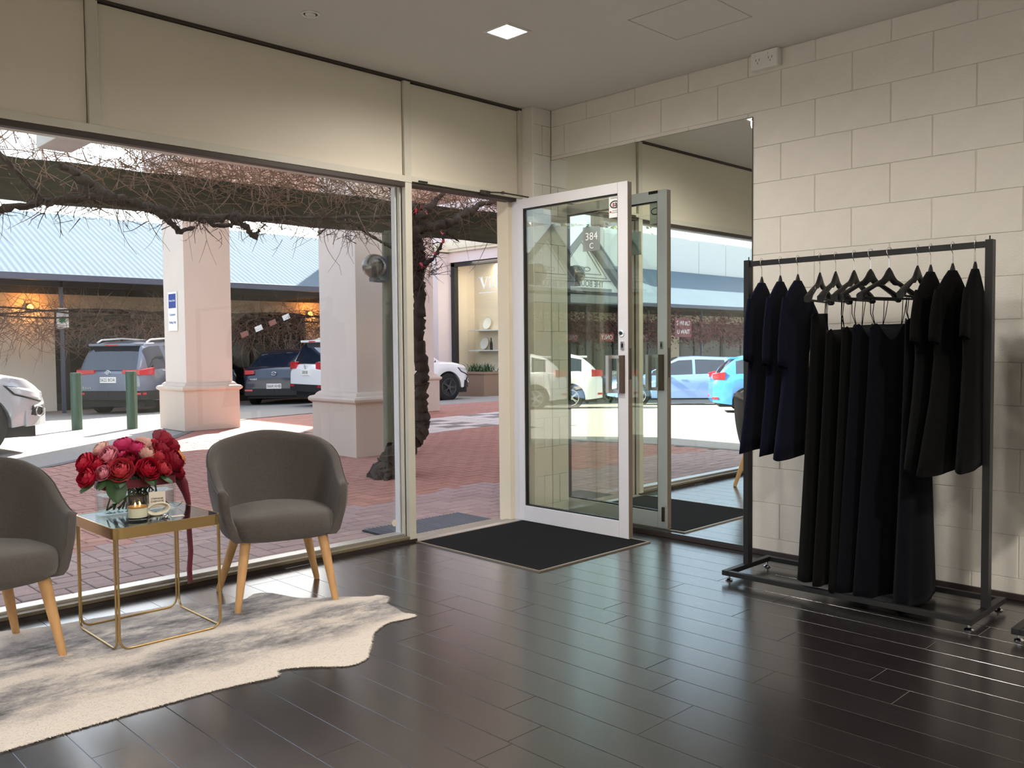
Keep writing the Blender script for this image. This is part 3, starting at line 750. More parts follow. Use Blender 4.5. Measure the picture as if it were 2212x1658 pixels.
def catmull(P, n=4):
    res = []
    N = len(P)
    for i in range(N):
        p0, p1, p2, p3 = P[i-1], P[i], P[(i+1) % N], P[(i+2) % N]
        for k in range(n):
            t = k/n; f = lambda a, b, c, d: .5*(2*b+(c-a)*t+(2*a-5*b+4*c-d)*t*t+(3*b-a-3*c+d)*t**3)
            res.append((f(p0[0], p1[0], p2[0], p3[0]), f(p0[1], p1[1], p2[1], p3[1])))
    return res
outl = catmull(out)
def inside(x, y, P):
    c = False; j = len(P)-1
    for i in range(len(P)):
        if (P[i][1] > y) != (P[j][1] > y) and x < (P[j][0]-P[i][0])*(y-P[i][1])/(P[j][1]-P[i][1])+P[i][0]: c = not c
        j = i
    return c
def hide_mat():
    m = bpy.data.materials.new('cowhide'); m.use_nodes = True; nt = m.node_tree; n = nt.nodes; l = nt.links; p = n['Principled BSDF']
    p.inputs['Roughness'].default_value = .95; p.inputs['Specular IOR Level'].default_value = .1; p.inputs['Sheen Weight'].default_value = .3
    tc = n.new('ShaderNodeTexCoord'); sep = n.new('ShaderNodeSeparateXYZ'); l.new(tc.outputs['Object'], sep.inputs[0])
    def ramp(src, stops):
        r = n.new('ShaderNodeValToRGB'); e = r.color_ramp.elements
        while len(e) < len(stops): e.new(.5)
        for k, (pos, v) in zip(e, stops): k.position = pos; k.color = (v, v, v, 1) if not isinstance(v, tuple) else v
        l.new(src, r.inputs[0]); return r.outputs[0]
    def mth(op, a, b):
        q = n.new('ShaderNodeMath'); q.operation = op
        for i, s_ in enumerate((a, b)):
            if isinstance(s_, (int, float)): q.inputs[i].default_value = s_
            else: l.new(s_, q.inputs[i])
        return q.outputs[0]
    mp = n.new('ShaderNodeMapping'); mp.inputs['Scale'].default_value = (1.5, 2.9, 1); mp.inputs['Rotation'].default_value = (0, 0, R(2)); l.new(tc.outputs['Object'], mp.inputs[0])
    nz = n.new('ShaderNodeTexNoise'); nz.inputs['Scale'].default_value = 1.9; nz.inputs['Detail'].default_value = 9; nz.inputs['Roughness'].default_value = .72; l.new(mp.outputs[0], nz.inputs[0])
    # band of grey down each flank, pale spine and edges (y runs across the hide)
    ny = n.new('ShaderNodeTexNoise'); ny.inputs['Scale'].default_value = 3; ny.inputs['Detail'].default_value = 5; l.new(tc.outputs['Object'], ny.inputs[0])
    yy = mth('ADD', sep.outputs[1], mth('MULTIPLY', mth('SUBTRACT', ny.outputs[0], .5), .34))
    yn = mth('DIVIDE', mth('ADD', yy, 1.45), 1.4)
    band = ramp(yn, [(.0, 0), (.16, .0), (.27, .75), (.42, .75), (.47, .05), (.50, .05), (.545, .8), (.70, .85), (.84, .35), (.95, .0)])
    sp = ramp(nz.outputs[0], [(.40, 0), (.64, 1)])
    f = mth('MULTIPLY', band, mth('ADD', mth('MULTIPLY', sp, 1.1), .12))
    n2 = n.new('ShaderNodeTexNoise'); n2.inputs['Scale'].default_value = 60; n2.inputs['Detail'].default_value = 3; l.new(mp.outputs[0], n2.inputs[0])
    f2 = mth('ADD', f, mth('MULTIPLY', mth('SUBTRACT', n2.outputs[0], .5), .3))
    cr_ = n.new('ShaderNodeValToRGB'); e = cr_.color_ramp.elements; e[0].position = .05; e[0].color = S(214, 203, 192); e[1].position = .92; e[1].color = S(60, 58, 62)
    x = e.new(.45); x.color = S(154, 147, 146)
    l.new(f2, cr_.inputs[0]); l.new(cr_.outputs[0], p.inputs['Base Color'])
    MATS['cowhide'] = m
hide_mat()
rug = MB()
n_ = len(outl); rug.add([(x, y, .001) for x, y in outl]+[(x, y, .005) for x, y in outl], [tuple(range(n_, 2*n_))]+[(i, (i+1) % n_, n_+(i+1) % n_, n_+i) for i in range(n_)])
rg_ = thing('cowhide_rug', 'grey and cream cowhide rug lying under the chairs and table', 'rug', (0, 0, 0))
rug.build('hide', 'cowhide', rg_)
pile = MB(); q = random.Random(5); cnt = 0
vs_, fs_ = [], []
while cnt < 42000:
    x, y = q.uniform(-4.0, -1.95), q.uniform(-1.55, -.03)
    if not inside(x, y, outl): continue
    a = q.gauss(math.pi+.2, .8); ln = q.uniform(.006, .013); w = .0016; ca, sa = math.cos(a), math.sin(a)
    b = len(vs_); vs_ += [(x-sa*w, y+ca*w, .0045), (x+sa*w, y-ca*w, .0045), (x+ca*ln, y+sa*ln, .0047+q.uniform(.0006, .0022))]; fs_.append((b, b+1, b+2)); cnt += 1
for i in range(n_):                     # fringe of hair round the edge
    (x0, y0), (x1, y1) = outl[i], outl[(i+1) % n_]
    d = math.hypot(x1-x0, y1-y0); nx, ny_ = (y1-y0)/max(d, 1e-6), -(x1-x0)/max(d, 1e-6)
    for k in range(int(d/.0016)):
        t = q.random(); x, y = x0+(x1-x0)*t, y0+(y1-y0)*t; ln = q.uniform(.006, .016); w = .0013; j = q.gauss(0, .5)
        dx, dy = nx*math.cos(j)-ny_*math.sin(j), nx*math.sin(j)+ny_*math.cos(j); b = len(vs_)
        vs_ += [(x+dy*w, y-dx*w, .005), (x-dy*w, y+dx*w, .005), (x+dx*ln, y+dy*ln, .0035)]; fs_.append((b, b+1, b+2))
pile.add(vs_, fs_); pile.build('pile', 'cowhide', rg_, kind='stuff')
# ================================================================ CLOTHES RACKS
def make_rack(name, label, ya, yb):
    """free-standing garment rack running along y between ya (near window) and yb"""
    t = thing(name, label, 'clothes rack', (-.42, (ya+yb)/2, 0)); h = abs(ya-yb)/2
    for s in (1, -1):
        MB().box(-.021, .021, s*h-.015, s*h+.015, .055, 1.628).build('post', 'rack_metal', t, bevel=.0015)
        MB().box(-.225, .225, s*(h+.0)-.0155, s*h+.0155, .03, .055).build('base_end', 'rack_metal', t, bevel=.0015)
        MB().tube([(0, s*h*.995, 1.628), (0, s*h*.995, 1.645)], .003, 6).build('post_pin', 'rack_metal', t)
        for sx in (-.19, .19):
            MB().lathe([(0, 0), (.017, 0), (.019, .004), (.013, .009), (.006, .012), (.006, .03), (0, .03)], 18, (sx, s*(h-.005), 0)).build('foot', 'chrome', t, smooth=True)
    for sx in (-.21, .21):
        MB().box(sx-.013, sx+.013, -h+.016, h-.016, .03, .054).build('base_rail', 'rack_metal', t, bevel=.0015)
    MB().box(-.0125, .0125, -h+.0155, h-.0155, 1.596, 1.622).build('rail', 'rack_metal', t, bevel=.0015)
    return t
make_rack('clothes_rack', 'black steel clothes rack standing before the block wall', -1.872, -3.018)
make_rack('clothes_rack', 'second black steel rack cut off at the right edge of the picture', -3.195, -4.34)
# ---- hanger
def make_hanger(bar):
    t = bpy.data.objects.new('coat_hanger', None); COL.objects.link(t)
    z0 = 1.535
    pts = [(0, 0, z0), (0, 0, z0+.045), (.006, 0, z0+.062), (.017, 0, z0+.078)]
    hk = [(0, 0, z0-.01), (0, 0, z0+.05)]+[(.0-.019*math.cos(a)+.0, 0, z0+.088+.019*math.sin(a)-.0) for a in [R(-60), R(-20), R(20), R(60), R(90), R(130), R(170), R(200)]]
    hk = [(0, 0, z0-.01), (0, 0, z0+.046), (-.010, 0, z0+.058), (-.019, 0, z0+.075), (-.018, 0, z0+.090), (-.006, 0, z0+.0975), (.008, 0, z0+.096), (.018, 0, z0+.086), (.019, 0, z0+.073)]
    MB().tube(hk, .0017, 6).build('hook', 'chrome', t, smooth=True)
    b = MB(); top, bot = [], []
    n = 24
    for i in range(n+1):
        u = -1+2*i/n; a = abs(u); x = (.205 if bar else .112)*u
        zt = z0+.002-.035*smoothstep(0, .25, a)-.085*a**1.05+.004
        th = .040*(1-smoothstep(0, .35, a))+.019
        if bar and a > .9: th += .014
        top.append((x, zt)); bot.append((x, zt-th))
    rws = []
    for (x, a), (x2, c) in zip(top, bot):
        d = .007+.010*abs(x)/.205
        rws.append([(x, -d, (a+c)/2+(a-c)*.3), (x, -d*.5, a), (x, d*.5, a), (x, d, (a+c)/2+(a-c)*.3), (x, d, (a+c)/2-(a-c)*.3), (x, d*.5, c), (x, -d*.5, c), (x, -d, (a+c)/2-(a-c)*.3)])
    b.rows(rws, True, True, True); b.build('shoulders', 'hanger_black', t, smooth=True, ang=60)
    if bar: MB().tube([(-.198, 0, z0-.135), (.198, 0, z0-.135)], .0055, 8).build('trouser_bar', 'hanger_black', t, smooth=True)
    return t
hang_b, hang_p = make_hanger(True), make_hanger(False)
used = set()
def hanger(bar, y, ang, label):
    src = hang_b if bar else hang_p
    if src.name not in used: used.add(src.name); o = src; o.location = (-.42, y, 0); o.rotation_euler = (0, 0, ang)
    else: o = dup(src, (-.42, y, 0), ang)
    tag(o, label, 'coat hanger', 'black hangers on the clothes rack'); return o
def cloth_body(rowsdef, nfold, seed, n=44, famp=.12):
    """rowsdef: (z, halfwidth, halfdepth, x shift); soft vertical folds growing to the hem"""
    q = random.Random(seed); ph = [q.uniform(0, 6.28) for _ in range(3)]; b = MB(); out = []
    N = len(rowsdef)
    for i, (z, w, d, sx) in enumerate(rowsdef):
        g = i/(N-1); r = []
        for k in range(n):
            a = 2*math.pi*k/n
            f = 1+famp*g*(math.sin(nfold*a+ph[0])+.5*math.sin((nfold+3)*a+ph[1]))
            x = w*math.copysign(abs(math.cos(a))**.8, math.cos(a))*(1+.04*g*math.sin(3*a+ph[2])); y = d*math.sin(a)*f
            r.append((x+sx, y, z(x/w if w else 0) if callable(z) else z+.006*g*math.sin(2*a+ph[1])))
        out.append(r)
    b.rows(out, True, True, False); return b
def subdiv(tab, m=4):
    res = []
    for a, b in zip(tab, tab[1:]):
        for k in range(m):
            t = k/m; res.append(tuple(x+(y-x)*t for x, y in zip(a, b)))
    res.append(tab[-1]); return res
def dress(y, ang, label, m, hem, seed, sleeve=.30, flare=.19, lean=-.02, name='dress', cat='dress', short=False):
    t = thing(name, label, cat, (-.42, y, 0), ang, 'dresses on the clothes rack')
    z0 = 1.548
    tab = subdiv([(z0-.040, .034, .013, 0), (z0-.07, .080, .016, 0), (z0-.11, .130, .018, 0), (z0-.155, .172, .020, 0), (z0-.25, .176, .024, 0), (z0-.42, .140, .028, lean*.4), (z0-.60, .158, .030, lean*.8), (hem, flare, .036, lean*1.6)], 4)
    b = cloth_body(tab, 4, seed); o = b.build('body', m, t, smooth=True, ang=70); sf = o.modifiers.new('thick', 'SOLIDIFY'); sf.thickness = .002
    for s in (-1, 1):
        rws = []
        for i in range(9):
            g = i/8; cx = s*(.148+.030*g); cz = z0-.135-sleeve*g; w = .024+.030*math.sin(g*math.pi*.8); d = .012+(.016 if s > 0 else .006)*g
            rws.append([(cx+w*math.cos(k*math.pi/10), d*math.sin(k*math.pi/10)-(.058*math.sin(g*1.9) if s > 0 and seed in (1, 2, 3, 10, 11) else .0), cz+.010*math.cos(k*math.pi/10)*s) for k in range(20)])
        sl_ = MB(); sl_.rows(rws, True, True, False); so_ = sl_.build('sleeve', m, t, smooth=True, ang=70); sf = so_.modifiers.new('thick', 'SOLIDIFY'); sf.thickness = .002
    return t
def longskirt(y, ang, label, m, hem, seed, top=1.235, w0=.12, flare=.2, lean=0.0, name='long_skirt', cat='skirt', hw=.115):
    t = thing(name, label, cat, (-.42, y, 0), ang, 'long skirts on the clothes rack')
    peak = lambda z: (lambda f: z+.045*math.exp(-((abs(f)-.78)/.30)**2)-.03*math.exp(-(f/.35)**2))
    tab = []
    for i in range(30):
        g = i/29; z = top+(hem-top)*g
        w = w0+(flare-w0)*g**1.15; d = .016+.030*g
        tab.append((peak(z) if i == 0 else ((lambda zz, k: (lambda f: peak(zz)(f)*k+zz*(1-k)))(z, max(0, 1-i/6))), w, d, lean*g))
    b = cloth_body(tab, 5, seed, 52, .16)
    o = b.build('panel', m, t, smooth=True, ang=70); sf = o.modifiers.new('thick', 'SOLIDIFY'); sf.thickness = .002
    for s in (-1, 1):
        for e in (-.012, .012):
            MB().tube([(s*hw+e*1.2, 0, 1.404), (s*hw*.98+e*.6, .006, 1.33), (s*hw*.8, .002, top+.03)], .0018, 5, False).build('strap', m, t, smooth=True)
    return t
HK = [-1.949, -2.052, -2.146, -2.261, -2.34, -2.43, -2.508, -2.594, -2.72, -2.776, -2.868, -2.959]
AN = [8, 8, 5, 11, 7, 0, -14, -14, 2, 1, -3, 6]
nth = ['first', 'second', 'third', 'fourth', 'fifth', 'sixth', 'seventh', 'eighth', 'ninth', 'tenth', 'eleventh', 'twelfth']
for i, (y, a) in enumerate(zip(HK, AN)):
    bar = 3 <= i <= 8
    hanger(bar, y, R(a), ('bare black wooden hanger with trouser bar, %s on the rail from the mirror' if bar else 'black wooden hanger under a garment, %s on the rail from the mirror') % nth[i])
dress(HK[0], R(AN[0]), 'short navy dress hanging nearest the mirror', 'cloth_navy', .665, 1, .30, .215, -.03)
dress(HK[1], R(AN[1]), 'short navy dress, second garment from the mirror', 'cloth_navy', .655, 2, .32, .20, -.03)
dress(HK[2], R(AN[2]), 'short navy dress with an elbow sleeve, third garment from the mirror', 'cloth_navy', .645, 3, .33, .21, -.04)
longskirt(HK[3], R(AN[3]), 'long black skirt next to the navy dresses', 'cloth_black', .085, 4, 1.30, .13, .20, -.07)
longskirt(HK[4], R(AN[4]), 'long black skirt, fifth garment from the mirror', 'cloth_black', .075, 5, 1.22, .12, .20, -.06)
longskirt(HK[5], R(AN[5]), 'long black skirt with a rounded hem, sixth garment from the mirror', 'cloth_black', .05, 6, 1.23, .12, .19, -.04)
longskirt(HK[6], R(AN[6]), 'long blue-black skirt under the seventh hanger', 'cloth_ink', .055, 7, 1.24, .12, .18, -.04)
longskirt(HK[7], R(AN[7]), 'long ink-dark skirt under the widest-turned hanger', 'cloth_ink', .045, 8, 1.24, .13, .20, -.02)
longskirt(HK[8], R(AN[8]), 'long dark skirt reaching lowest, left of the black dresses', 'cloth_ink', .03, 9, 1.26, .14, .23, .02)
dress(HK[9], R(AN[9]), 'black short-sleeved dress right of the long skirts', 'cloth_black', .65, 10, .22, .22, -.03)
dress(HK[10], R(AN[10]), 'black flared dress, second from the right post', 'cloth_black', .64, 11, .22, .23, -.05)
dress(HK[11], R(AN[11]), 'black dress hanging against the right post of the rack', 'cloth_black', .66, 12, .2, .20, -.03)
# garments on the second rack, only an edge shows
hanger(False, -3.32, R(-8), 'black hanger on the second rack at the right edge')
dress(-3.32, R(-8), 'navy dress on the second rack at the right edge of the picture', 'cloth_navy', .66, 14, .3, .22, -.04)
# ================================================================ GROUND OUTSIDE
poly = [(-4.55, .24), (-4.45, 2.04), (-4.07, 3.3), (-3.0, 4.75), (-1.43, 5.84), (.4, 7.35), (1.9, 9.3), (3.1, 10.1), (4.6, 10.4), (13.4, 10.4), (13.4, .24)]
pv = struct('paving')
def brickmat():
    m = bpy.data.materials.new('paving_far'); m.use_nodes = True; nt = m.node_tree; n = nt.nodes; l = nt.links; p = n['Principled BSDF']; p.inputs['Roughness'].default_value = .75
    tc = n.new('ShaderNodeTexCoord'); br = n.new('ShaderNodeTexBrick'); br.inputs['Scale'].default_value = 1; br.inputs['Brick Width'].default_value = .23; br.inputs['Row Height'].default_value = .115; br.inputs['Mortar Size'].default_value = .004
    br.inputs['Color1'].default_value = S(176, 120, 106); br.inputs['Color2'].default_value = S(158, 106, 96); br.inputs['Mortar'].default_value = S(90, 72, 66)
    l.new(tc.outputs['Object'], br.inputs[0]); l.new(br.outputs[0], p.inputs['Base Color']); MATS['paving_far'] = m
brickmat()
pb = MB(); pb.prism(poly, -.2, -.036); pb.build('paving_bed', 'paving_far', pv)
W_ = .115; cand = []
for i in range(-42, 48):
    for j in range(2, 62):
        m_ = (i-j) % 4
        if m_ == 0: x0, x1, y0, y1 = i*W_, (i+2)*W_, j*W_, (j+1)*W_
        elif m_ == 2: x0, x1, y0, y1 = i*W_, (i+1)*W_, (j-1)*W_, (j+1)*W_
        else: continue
        cx_, cy_ = (x0+x1)/2, (y0+y1)/2
        if y0 < .22 or not inside(cx_, cy_, poly): continue
        if .85 < cx_ < 2.4 and 3.7 < cy_ < 5.2: pass
        d = Vector((cx_, cy_, 0))-CAM; z = d.dot(fw); u = d.dot(rt2)/z*1890.6+1106; v = 829-d.dot(up2)/z*1890.6
        vis = 0 <= u <= 1085 and 850 < v < 1400 and not (860 < u < 895)
        cand.append((-(1/z**3) if vis else 1, x0, x1, y0, y1, m_))
cand.sort()
bed = MB(); bedm = MB(); pm = {}
stuff = [MB(), MB()]
for k, (s_, x0, x1, y0, y1, m_) in enumerate(cand):
    mauve = (y0+y1)/2 < 1.5+.1*math.sin(3*x0)
    if k < 300 and s_ < 0:
        key = (m_, mauve)
        if key not in pm:
            w, h = (x1-x0)/2, (y1-y0)/2
            pm[key] = MB().cbox(-w+.003, w-.003, -h+.003, h-.003, -.02, 0, .004).mesh('paver', 'paver_mauve' if mauve else 'paver_red')
        piece('paver', pm[key], pv, ((x0+x1)/2, (y0+y1)/2, -.03+rnd.uniform(-.0012, .0012)))
    else:
        dz = rnd.uniform(-.0012, .0012); sm = stuff[0 if mauve else 1]; g, c = .003, .004
        sm.add([(x0+g, y0+g, -.036), (x1-g, y0+g, -.036), (x1-g, y1-g, -.036), (x0+g, y1-g, -.036), (x0+g+c, y0+g+c, -.03+dz), (x1-g-c, y0+g+c, -.03+dz), (x1-g-c, y1-g-c, -.03+dz), (x0+g+c, y1-g-c, -.03+dz)],
               [(4, 5, 6, 7), (0, 1, 5, 4), (1, 2, 6, 5), (2, 3, 7, 6), (3, 0, 4, 7)])
stuff[0].build('more_pavers', 'paver_mauve', pv, kind='stuff'); stuff[1].build('more_pavers', 'paver_red', pv, kind='stuff')
MB().prism([(-4.5, .24), (-4.42, 2.04), (-4.03, 3.3), (-2.96, 4.72), (-1.4, 5.8), (.3, 7.12), (5.4, 7.12), (5.4, .24)], -.1, -.0345).build('joint_sand', 'paver_joint', pv)
# patterned strip of white and grey slabs
pt = MB(); pg = MB(); 
for i in range(-2, 9):
    for j in range(6):
        x, y = 3.3+i*.44, 5.55+j*.30+.14*i*.44
        if (i//2) % 2 == 0: tgt = pt
        else: tgt = pt if (i+j) % 2 == 0 else pg
        if inside(x, y, poly): tgt.box(x+.01, x+.43, y+.01, y+.29, -.036, -.027)
pt.build('pale_slabs', 'mosaic_white', pv, kind='stuff'); pg.build('grey_slabs', 'mosaic_grey', pv, kind='stuff')
# asphalt car park
ap = MB()
ap.grid(lambda u, v: (-60+u*76, -6+v*26, ground_z(-60+u*76, -6+v*26)-.012), 77, 53)
ap = setstruct(ap.build('car_park', 'asphalt', smooth=True))
kb = MB()
for (a, b) in zip(poly[:9], poly[1:9]):
    d = Vector((b[0]-a[0], b[1]-a[1], 0)).normalized(); n_v = Vector((-d.y, d.x, 0))*.12
    kb.add([(a[0], a[1], -.1), (b[0], b[1], -.1), (b[0]+n_v.x, b[1]+n_v.y, -.1), (a[0]+n_v.x, a[1]+n_v.y, -.1), (a[0], a[1], -.028), (b[0], b[1], -.028), (b[0]+n_v.x, b[1]+n_v.y, -.03), (a[0]+n_v.x, a[1]+n_v.y, -.03)],
           [(4, 5, 6, 7), (0, 1, 5, 4), (1, 2, 6, 5), (2, 3, 7, 6), (3, 0, 4, 7)])
kb.build('kerb', 'asphalt_patch', ap)

# ================================================================ PORTICO ON RENDERED PIERS
def pier(label, x, y, w=.9, h=4.02, sign=False):
    t = thing('rendered_pier', label, 'pillar', (x, y, -.032), 0, 'rendered piers of the portico')
    a = w/2; s = a-.075
    MB().box(-s, s, -s, s, .70, h).build('shaft', 'pier_pink', t)
    MB().box(-a, a, -a, a, 0, .60).build('plinth', 'pier_base', t)
    prof = [(a, .60), (a+.012, .605), (a+.035, .625), (a+.04, .65), (a+.025, .672), (a-.02, .685), (a-.035, .71), (a-.06, .73), (s, .735)]
    mb = MB(); mb.rows([[(r, -r, z), (r, r, z), (-r, r, z), (-r, -r, z)] for r, z in prof], True, True, True); mb.build('moulding', 'pier_base', t, smooth=True, ang=30)
    return t
pA = pier('rendered pier with a blue and white parking sign on it', 1.70, 9.10)
pier('rendered pier nearest the window, just left of the door mullion', 1.585, 4.41)
pier('rendered pier seen behind the vine trunk, beside the white car', 6.10, 9.45)
pier('rendered pier hidden behind the shop corner', 6.10, 4.41)
po = thing('portico_roof', 'pink rendered portico roof carried by the piers', 'roof', (0, 0, 4.0))
for a in ((1.15, 6.65, 8.65, 9.75), (1.15, 6.65, 3.96, 4.86)): MB().box(*a, 0, .62).build('beam', 'wing_pink', po)
for a in ((1.15, 2.15, 4.86, 8.65), (5.65, 6.65, 4.86, 8.65)): MB().box(*a, 0, .62).build('beam', 'wing_pink', po)
MB().box(.95, 6.85, 3.7, 9.95, .62, .74).build('cornice', 'cream_render', po)
MB().box(1.15, 6.65, 3.96, 9.75, .74, 2.9).build('parapet', 'wing_pink', po)  # raised above the view so its shadow reaches the car park
# parking sign on the pier
sg = thing('parking_sign', 'blue and white customer parking sign on the pier face', 'sign', (1.318, 9.12, 1.80))
MB().box(-.012, 0, -.155, .155, -.30, .30).build('panel', 'sign_white', sg)
MB().box(-.0135, -.012, -.13, .13, .05, .27).build('blue_field', 'sign_blue', sg)
text('Villeroy & Boch', .044, 'sign_white', sg, (-.015, 0, .165), FACE_NX, 'sign_lettering', .0005, sx=.8)
text('Customer', .058, 'sign_blue', sg, (-.0135, 0, -.05), FACE_NX, 'sign_lettering', .0005, sx=.9)
text('Parking Only', .055, 'sign_blue', sg, (-.0135, 0, -.17), FACE_NX, 'sign_lettering', .0005, sx=.85)
# ---- bollards
for i, (x, y, lb) in enumerate([(.35, 10.6, 'dark green steel bollard, the left one behind the roses'), (.95, 9.9, 'dark green steel bollard, the right one next to the pier')]):
    t = thing('bollard', lb, 'bollard', (x, y, ground_z(x, y)-.012), 0, 'green bollards in the car park')
    MB().lathe([(0, 0), (.082, 0), (.082, .90), (.078, .915), (0, .915)], 24).build('tube', 'bollard_green', t, smooth=True, ang=40)
    MB().lathe([(.0825, .862), (.084, .866), (.084, .9), (.0825, .904)], 24).build('cap_band', 'bollard_green', t, smooth=True)
# ---- soffit box on the shop facade
sb = tag(MB().box(-.10, .10, -.72, .72, -.10, .10).build('eave_box', mat('eave_white', S(214, 212, 208), .7, var=.05), bevel=.004), 'pale box beam under the eaves outside the top of the window', 'beam'); sb.location = (-2.635, .965, 2.545)
# ================================================================ PERGOLA AND VINE
pg_ = thing('pergola', 'weathered timber pergola beam on round posts outside the window', 'pergola', (0, 0, 0))
BA, BB = Vector((-5.4, 3.40, 0)), Vector((4.2, 2.62, 0))
dv = (BB-BA).normalized(); nv = Vector((-dv.y, dv.x, 0))
for off in (0,):
    b = MB()
    n = 24
    rws = []
    for i in range(n+1):
        p = BA.lerp(BB, .25+.75*i/n)+nv*off
        w = .045; z0, z1 = 2.345+.006*math.sin(i*1.7), 2.665+.008*math.sin(i*2.3)
        rws.append([p-nv*w+Vector((0, 0, z0)), p+nv*w+Vector((0, 0, z0)), p+nv*w+Vector((0, 0, z1)), p-nv*w+Vector((0, 0, z1))])
    b.rows(rws, True, True, True); b.build('beam', 'timber_green', pg_)
for x in (.80, -3.83):
    y = BA.y+(BB.y-BA.y)*(x-BA.x)/(BB.x-BA.x)-.03
    MB().tube([(x, y, -.04), (x, y, 1.2), (x+.01, y, 2.36)], [.072, .068, .064], 16).build('post', 'post_green', pg_, smooth=True)
def globe(x, y, label, z=2.0):
    t = thing('globe_lamp', label, 'lamp', (x, y, z), 0, 'globe lamps on the pergola posts')
    MB().lathe([(.03, -.118)]+[(.122*math.sin(R(a)), -.122*math.cos(R(a))) for a in range(20, 181, 10)], 32).build('globe', 'smoke_globe', t, smooth=True, ang=80)
    MB().lathe([(0, -.15), (.05, -.15), (.055, -.12), (.04, -.10), (.03, -.10), (.03, -.03), (.018, .0), (0, .0)], 20).build('lamp_holder', 'gutter', t, smooth=True)
    MB().lathe([(0, 0), (.022, .01), (.026, .04), (.018, .06), (0, .065)], 16).build('bulb', 'white_plastic', t, smooth=True)
    MB().box(.098, .118, -.07, .07, -.15, .10).build('wall_plate', 'gutter', t)
    MB().box(.0, .10, -.02, .02, -.155, -.135).build('bracket', 'gutter', t)
globe(.615, 2.84, 'smoked globe lamp on the pergola post outside the window')
globe(-4.03, 3.20, 'smoked globe lamp on the left pergola post, seen in the mirror', 2.12)
# vine
vn = thing('grape_vine', 'bare gnarled grape vine climbing the pergola post and beam', 'vine', (.6, 2.55, -.03))
O_ = Vector((.6, 2.55, -.03))
def gnarl(pts, rads, seed, name, n=14, m='bark', sub=9, amp=.22):
    q = random.Random(seed); P, Rr = [], []
    pts = [Vector(p)-O_ for p in pts]
    for i in range(len(pts)-1):
        for k in range(sub):
            t = k/sub; p = pts[i].lerp(pts[i+1], t); r = rads[i]+(rads[i+1]-rads[i])*t
            P.append(p+Vector((q.gauss(0, 1), q.gauss(0, 1), q.gauss(0, 1)))*r*amp); Rr.append(r*q.uniform(.8, 1.22))
    P.append(pts[-1]); Rr.append(rads[-1])
    b = MB(); b.tube(P, Rr, n)
    for v in b.v: v += Vector((q.gauss(0, 1), q.gauss(0, 1), q.gauss(0, 1)))*.0045
    return b.build(name, m, vn, smooth=True, ang=80)
gnarl([(.50, 2.5, -.03), (.56, 2.5, .10), (.64, 2.5, .19), (.78, 2.5, .30), (.92, 2.5, .44), (.89, 2.5, .66), (.92, 2.5, .97), (.87, 2.5, 1.34), (.91, 2.5, 1.7), (.87, 2.5, 1.88), (.91, 2.5, 2.04), (.85, 2.5, 2.23), (.77, 2.5, 2.47)],
      [.17, .14, .11, .10, .078, .065, .07, .06, .058, .06, .066, .075, .05], 1, 'trunk', 18, sub=12, amp=.06)
for k, (dx, dy) in enumerate([(-.17, -.05), (-.13, .12), (.06, -.16), (-.02, .16), (.2, .02), (-.14, -.13)]):
    gnarl([(.52, 2.5, .13), (.52+dx*.7, 2.5+dy*.7, .05), (.52+dx*1.25, 2.5+dy*1.25, -.045)], [.06, .055, .02], 20+k, 'root', 8)
cord = [(-3.0, 2.6, 2.16), (-2.86, 2.56, 2.15), (-2.72, 2.55, 2.17), (-2.46, 2.55, 2.25), (-2.18, 2.55, 2.31), (-1.98, 2.55, 2.33), (-1.77, 2.55, 2.31), (-1.56, 2.55, 2.26), (-1.3, 2.55, 2.25), (-.94, 2.55, 2.29), (-.59, 2.55, 2.32), (-.13, 2.55, 2.37), (.37, 2.55, 2.42), (.81, 2.55, 2.46)]
gnarl(cord, [.022, .022, .024, .027, .032, .04, .038, .036, .034, .030, .020, .014, .014, .03], 2, 'branch', 10)
gnarl([(-1.98, 2.55, 2.33), (-2.1, 2.6, 2.42), (-2.3, 2.62, 2.55)], [.04, .05, .02], 3, 'branch', 9)
for i, (pts, rr) in enumerate([([(-1.69, 2.5, 2.28), (-1.55, 2.5, 2.19), (-1.49, 2.5, 2.12), (-1.36, 2.5, 2.17)], [.028, .024, .02, .008]), ([(-1.05, 2.5, 2.27), (-.92, 2.5, 2.21), (-.84, 2.5, 2.13), (-.80, 2.5, 2.2)], [.028, .024, .02, .01]),
      ([(-1.3, 2.5, 2.26), (-1.2, 2.5, 2.20), (-1.05, 2.5, 2.21), (-.98, 2.5, 2.28)], [.02, .016, .014, .016]), ([(.76, 2.5, 2.34), (1.23, 2.5, 2.42), (1.54, 2.5, 2.57), (1.74, 2.5, 2.69), (2.2, 2.5, 2.76)], [.06, .045, .036, .026, .012]),
      ([(.70, 2.5, 2.10), (.57, 2.5, 2.15), (.44, 2.5, 2.2), (.13, 2.5, 2.34), (-.07, 2.5, 2.33), (-.22, 2.5, 2.21)], [.014, .012, .011, .01, .008, .004]), ([(.84, 2.4, 1.98), (.99, 2.4, 2.06), (1.11, 2.4, 2.2), (1.15, 2.4, 2.34), (1.33, 2.4, 2.26)], [.028, .016, .012, .009, .005]),
      ([(.80, 2.45, 2.50), (.60, 2.5, 2.72), (.42, 2.5, 2.80)], [.05, .035, .012]), ([(.85, 2.5, 2.45), (1.1, 2.5, 2.62), (1.3, 2.5, 2.82)], [.05, .03, .012]), ([(-2.46, 2.52, 2.26), (-2.7, 2.5, 2.52), (-2.9, 2.5, 2.72)], [.02, .016, .01])]):
    gnarl(pts, rr, 40+i, 'branch', 8)
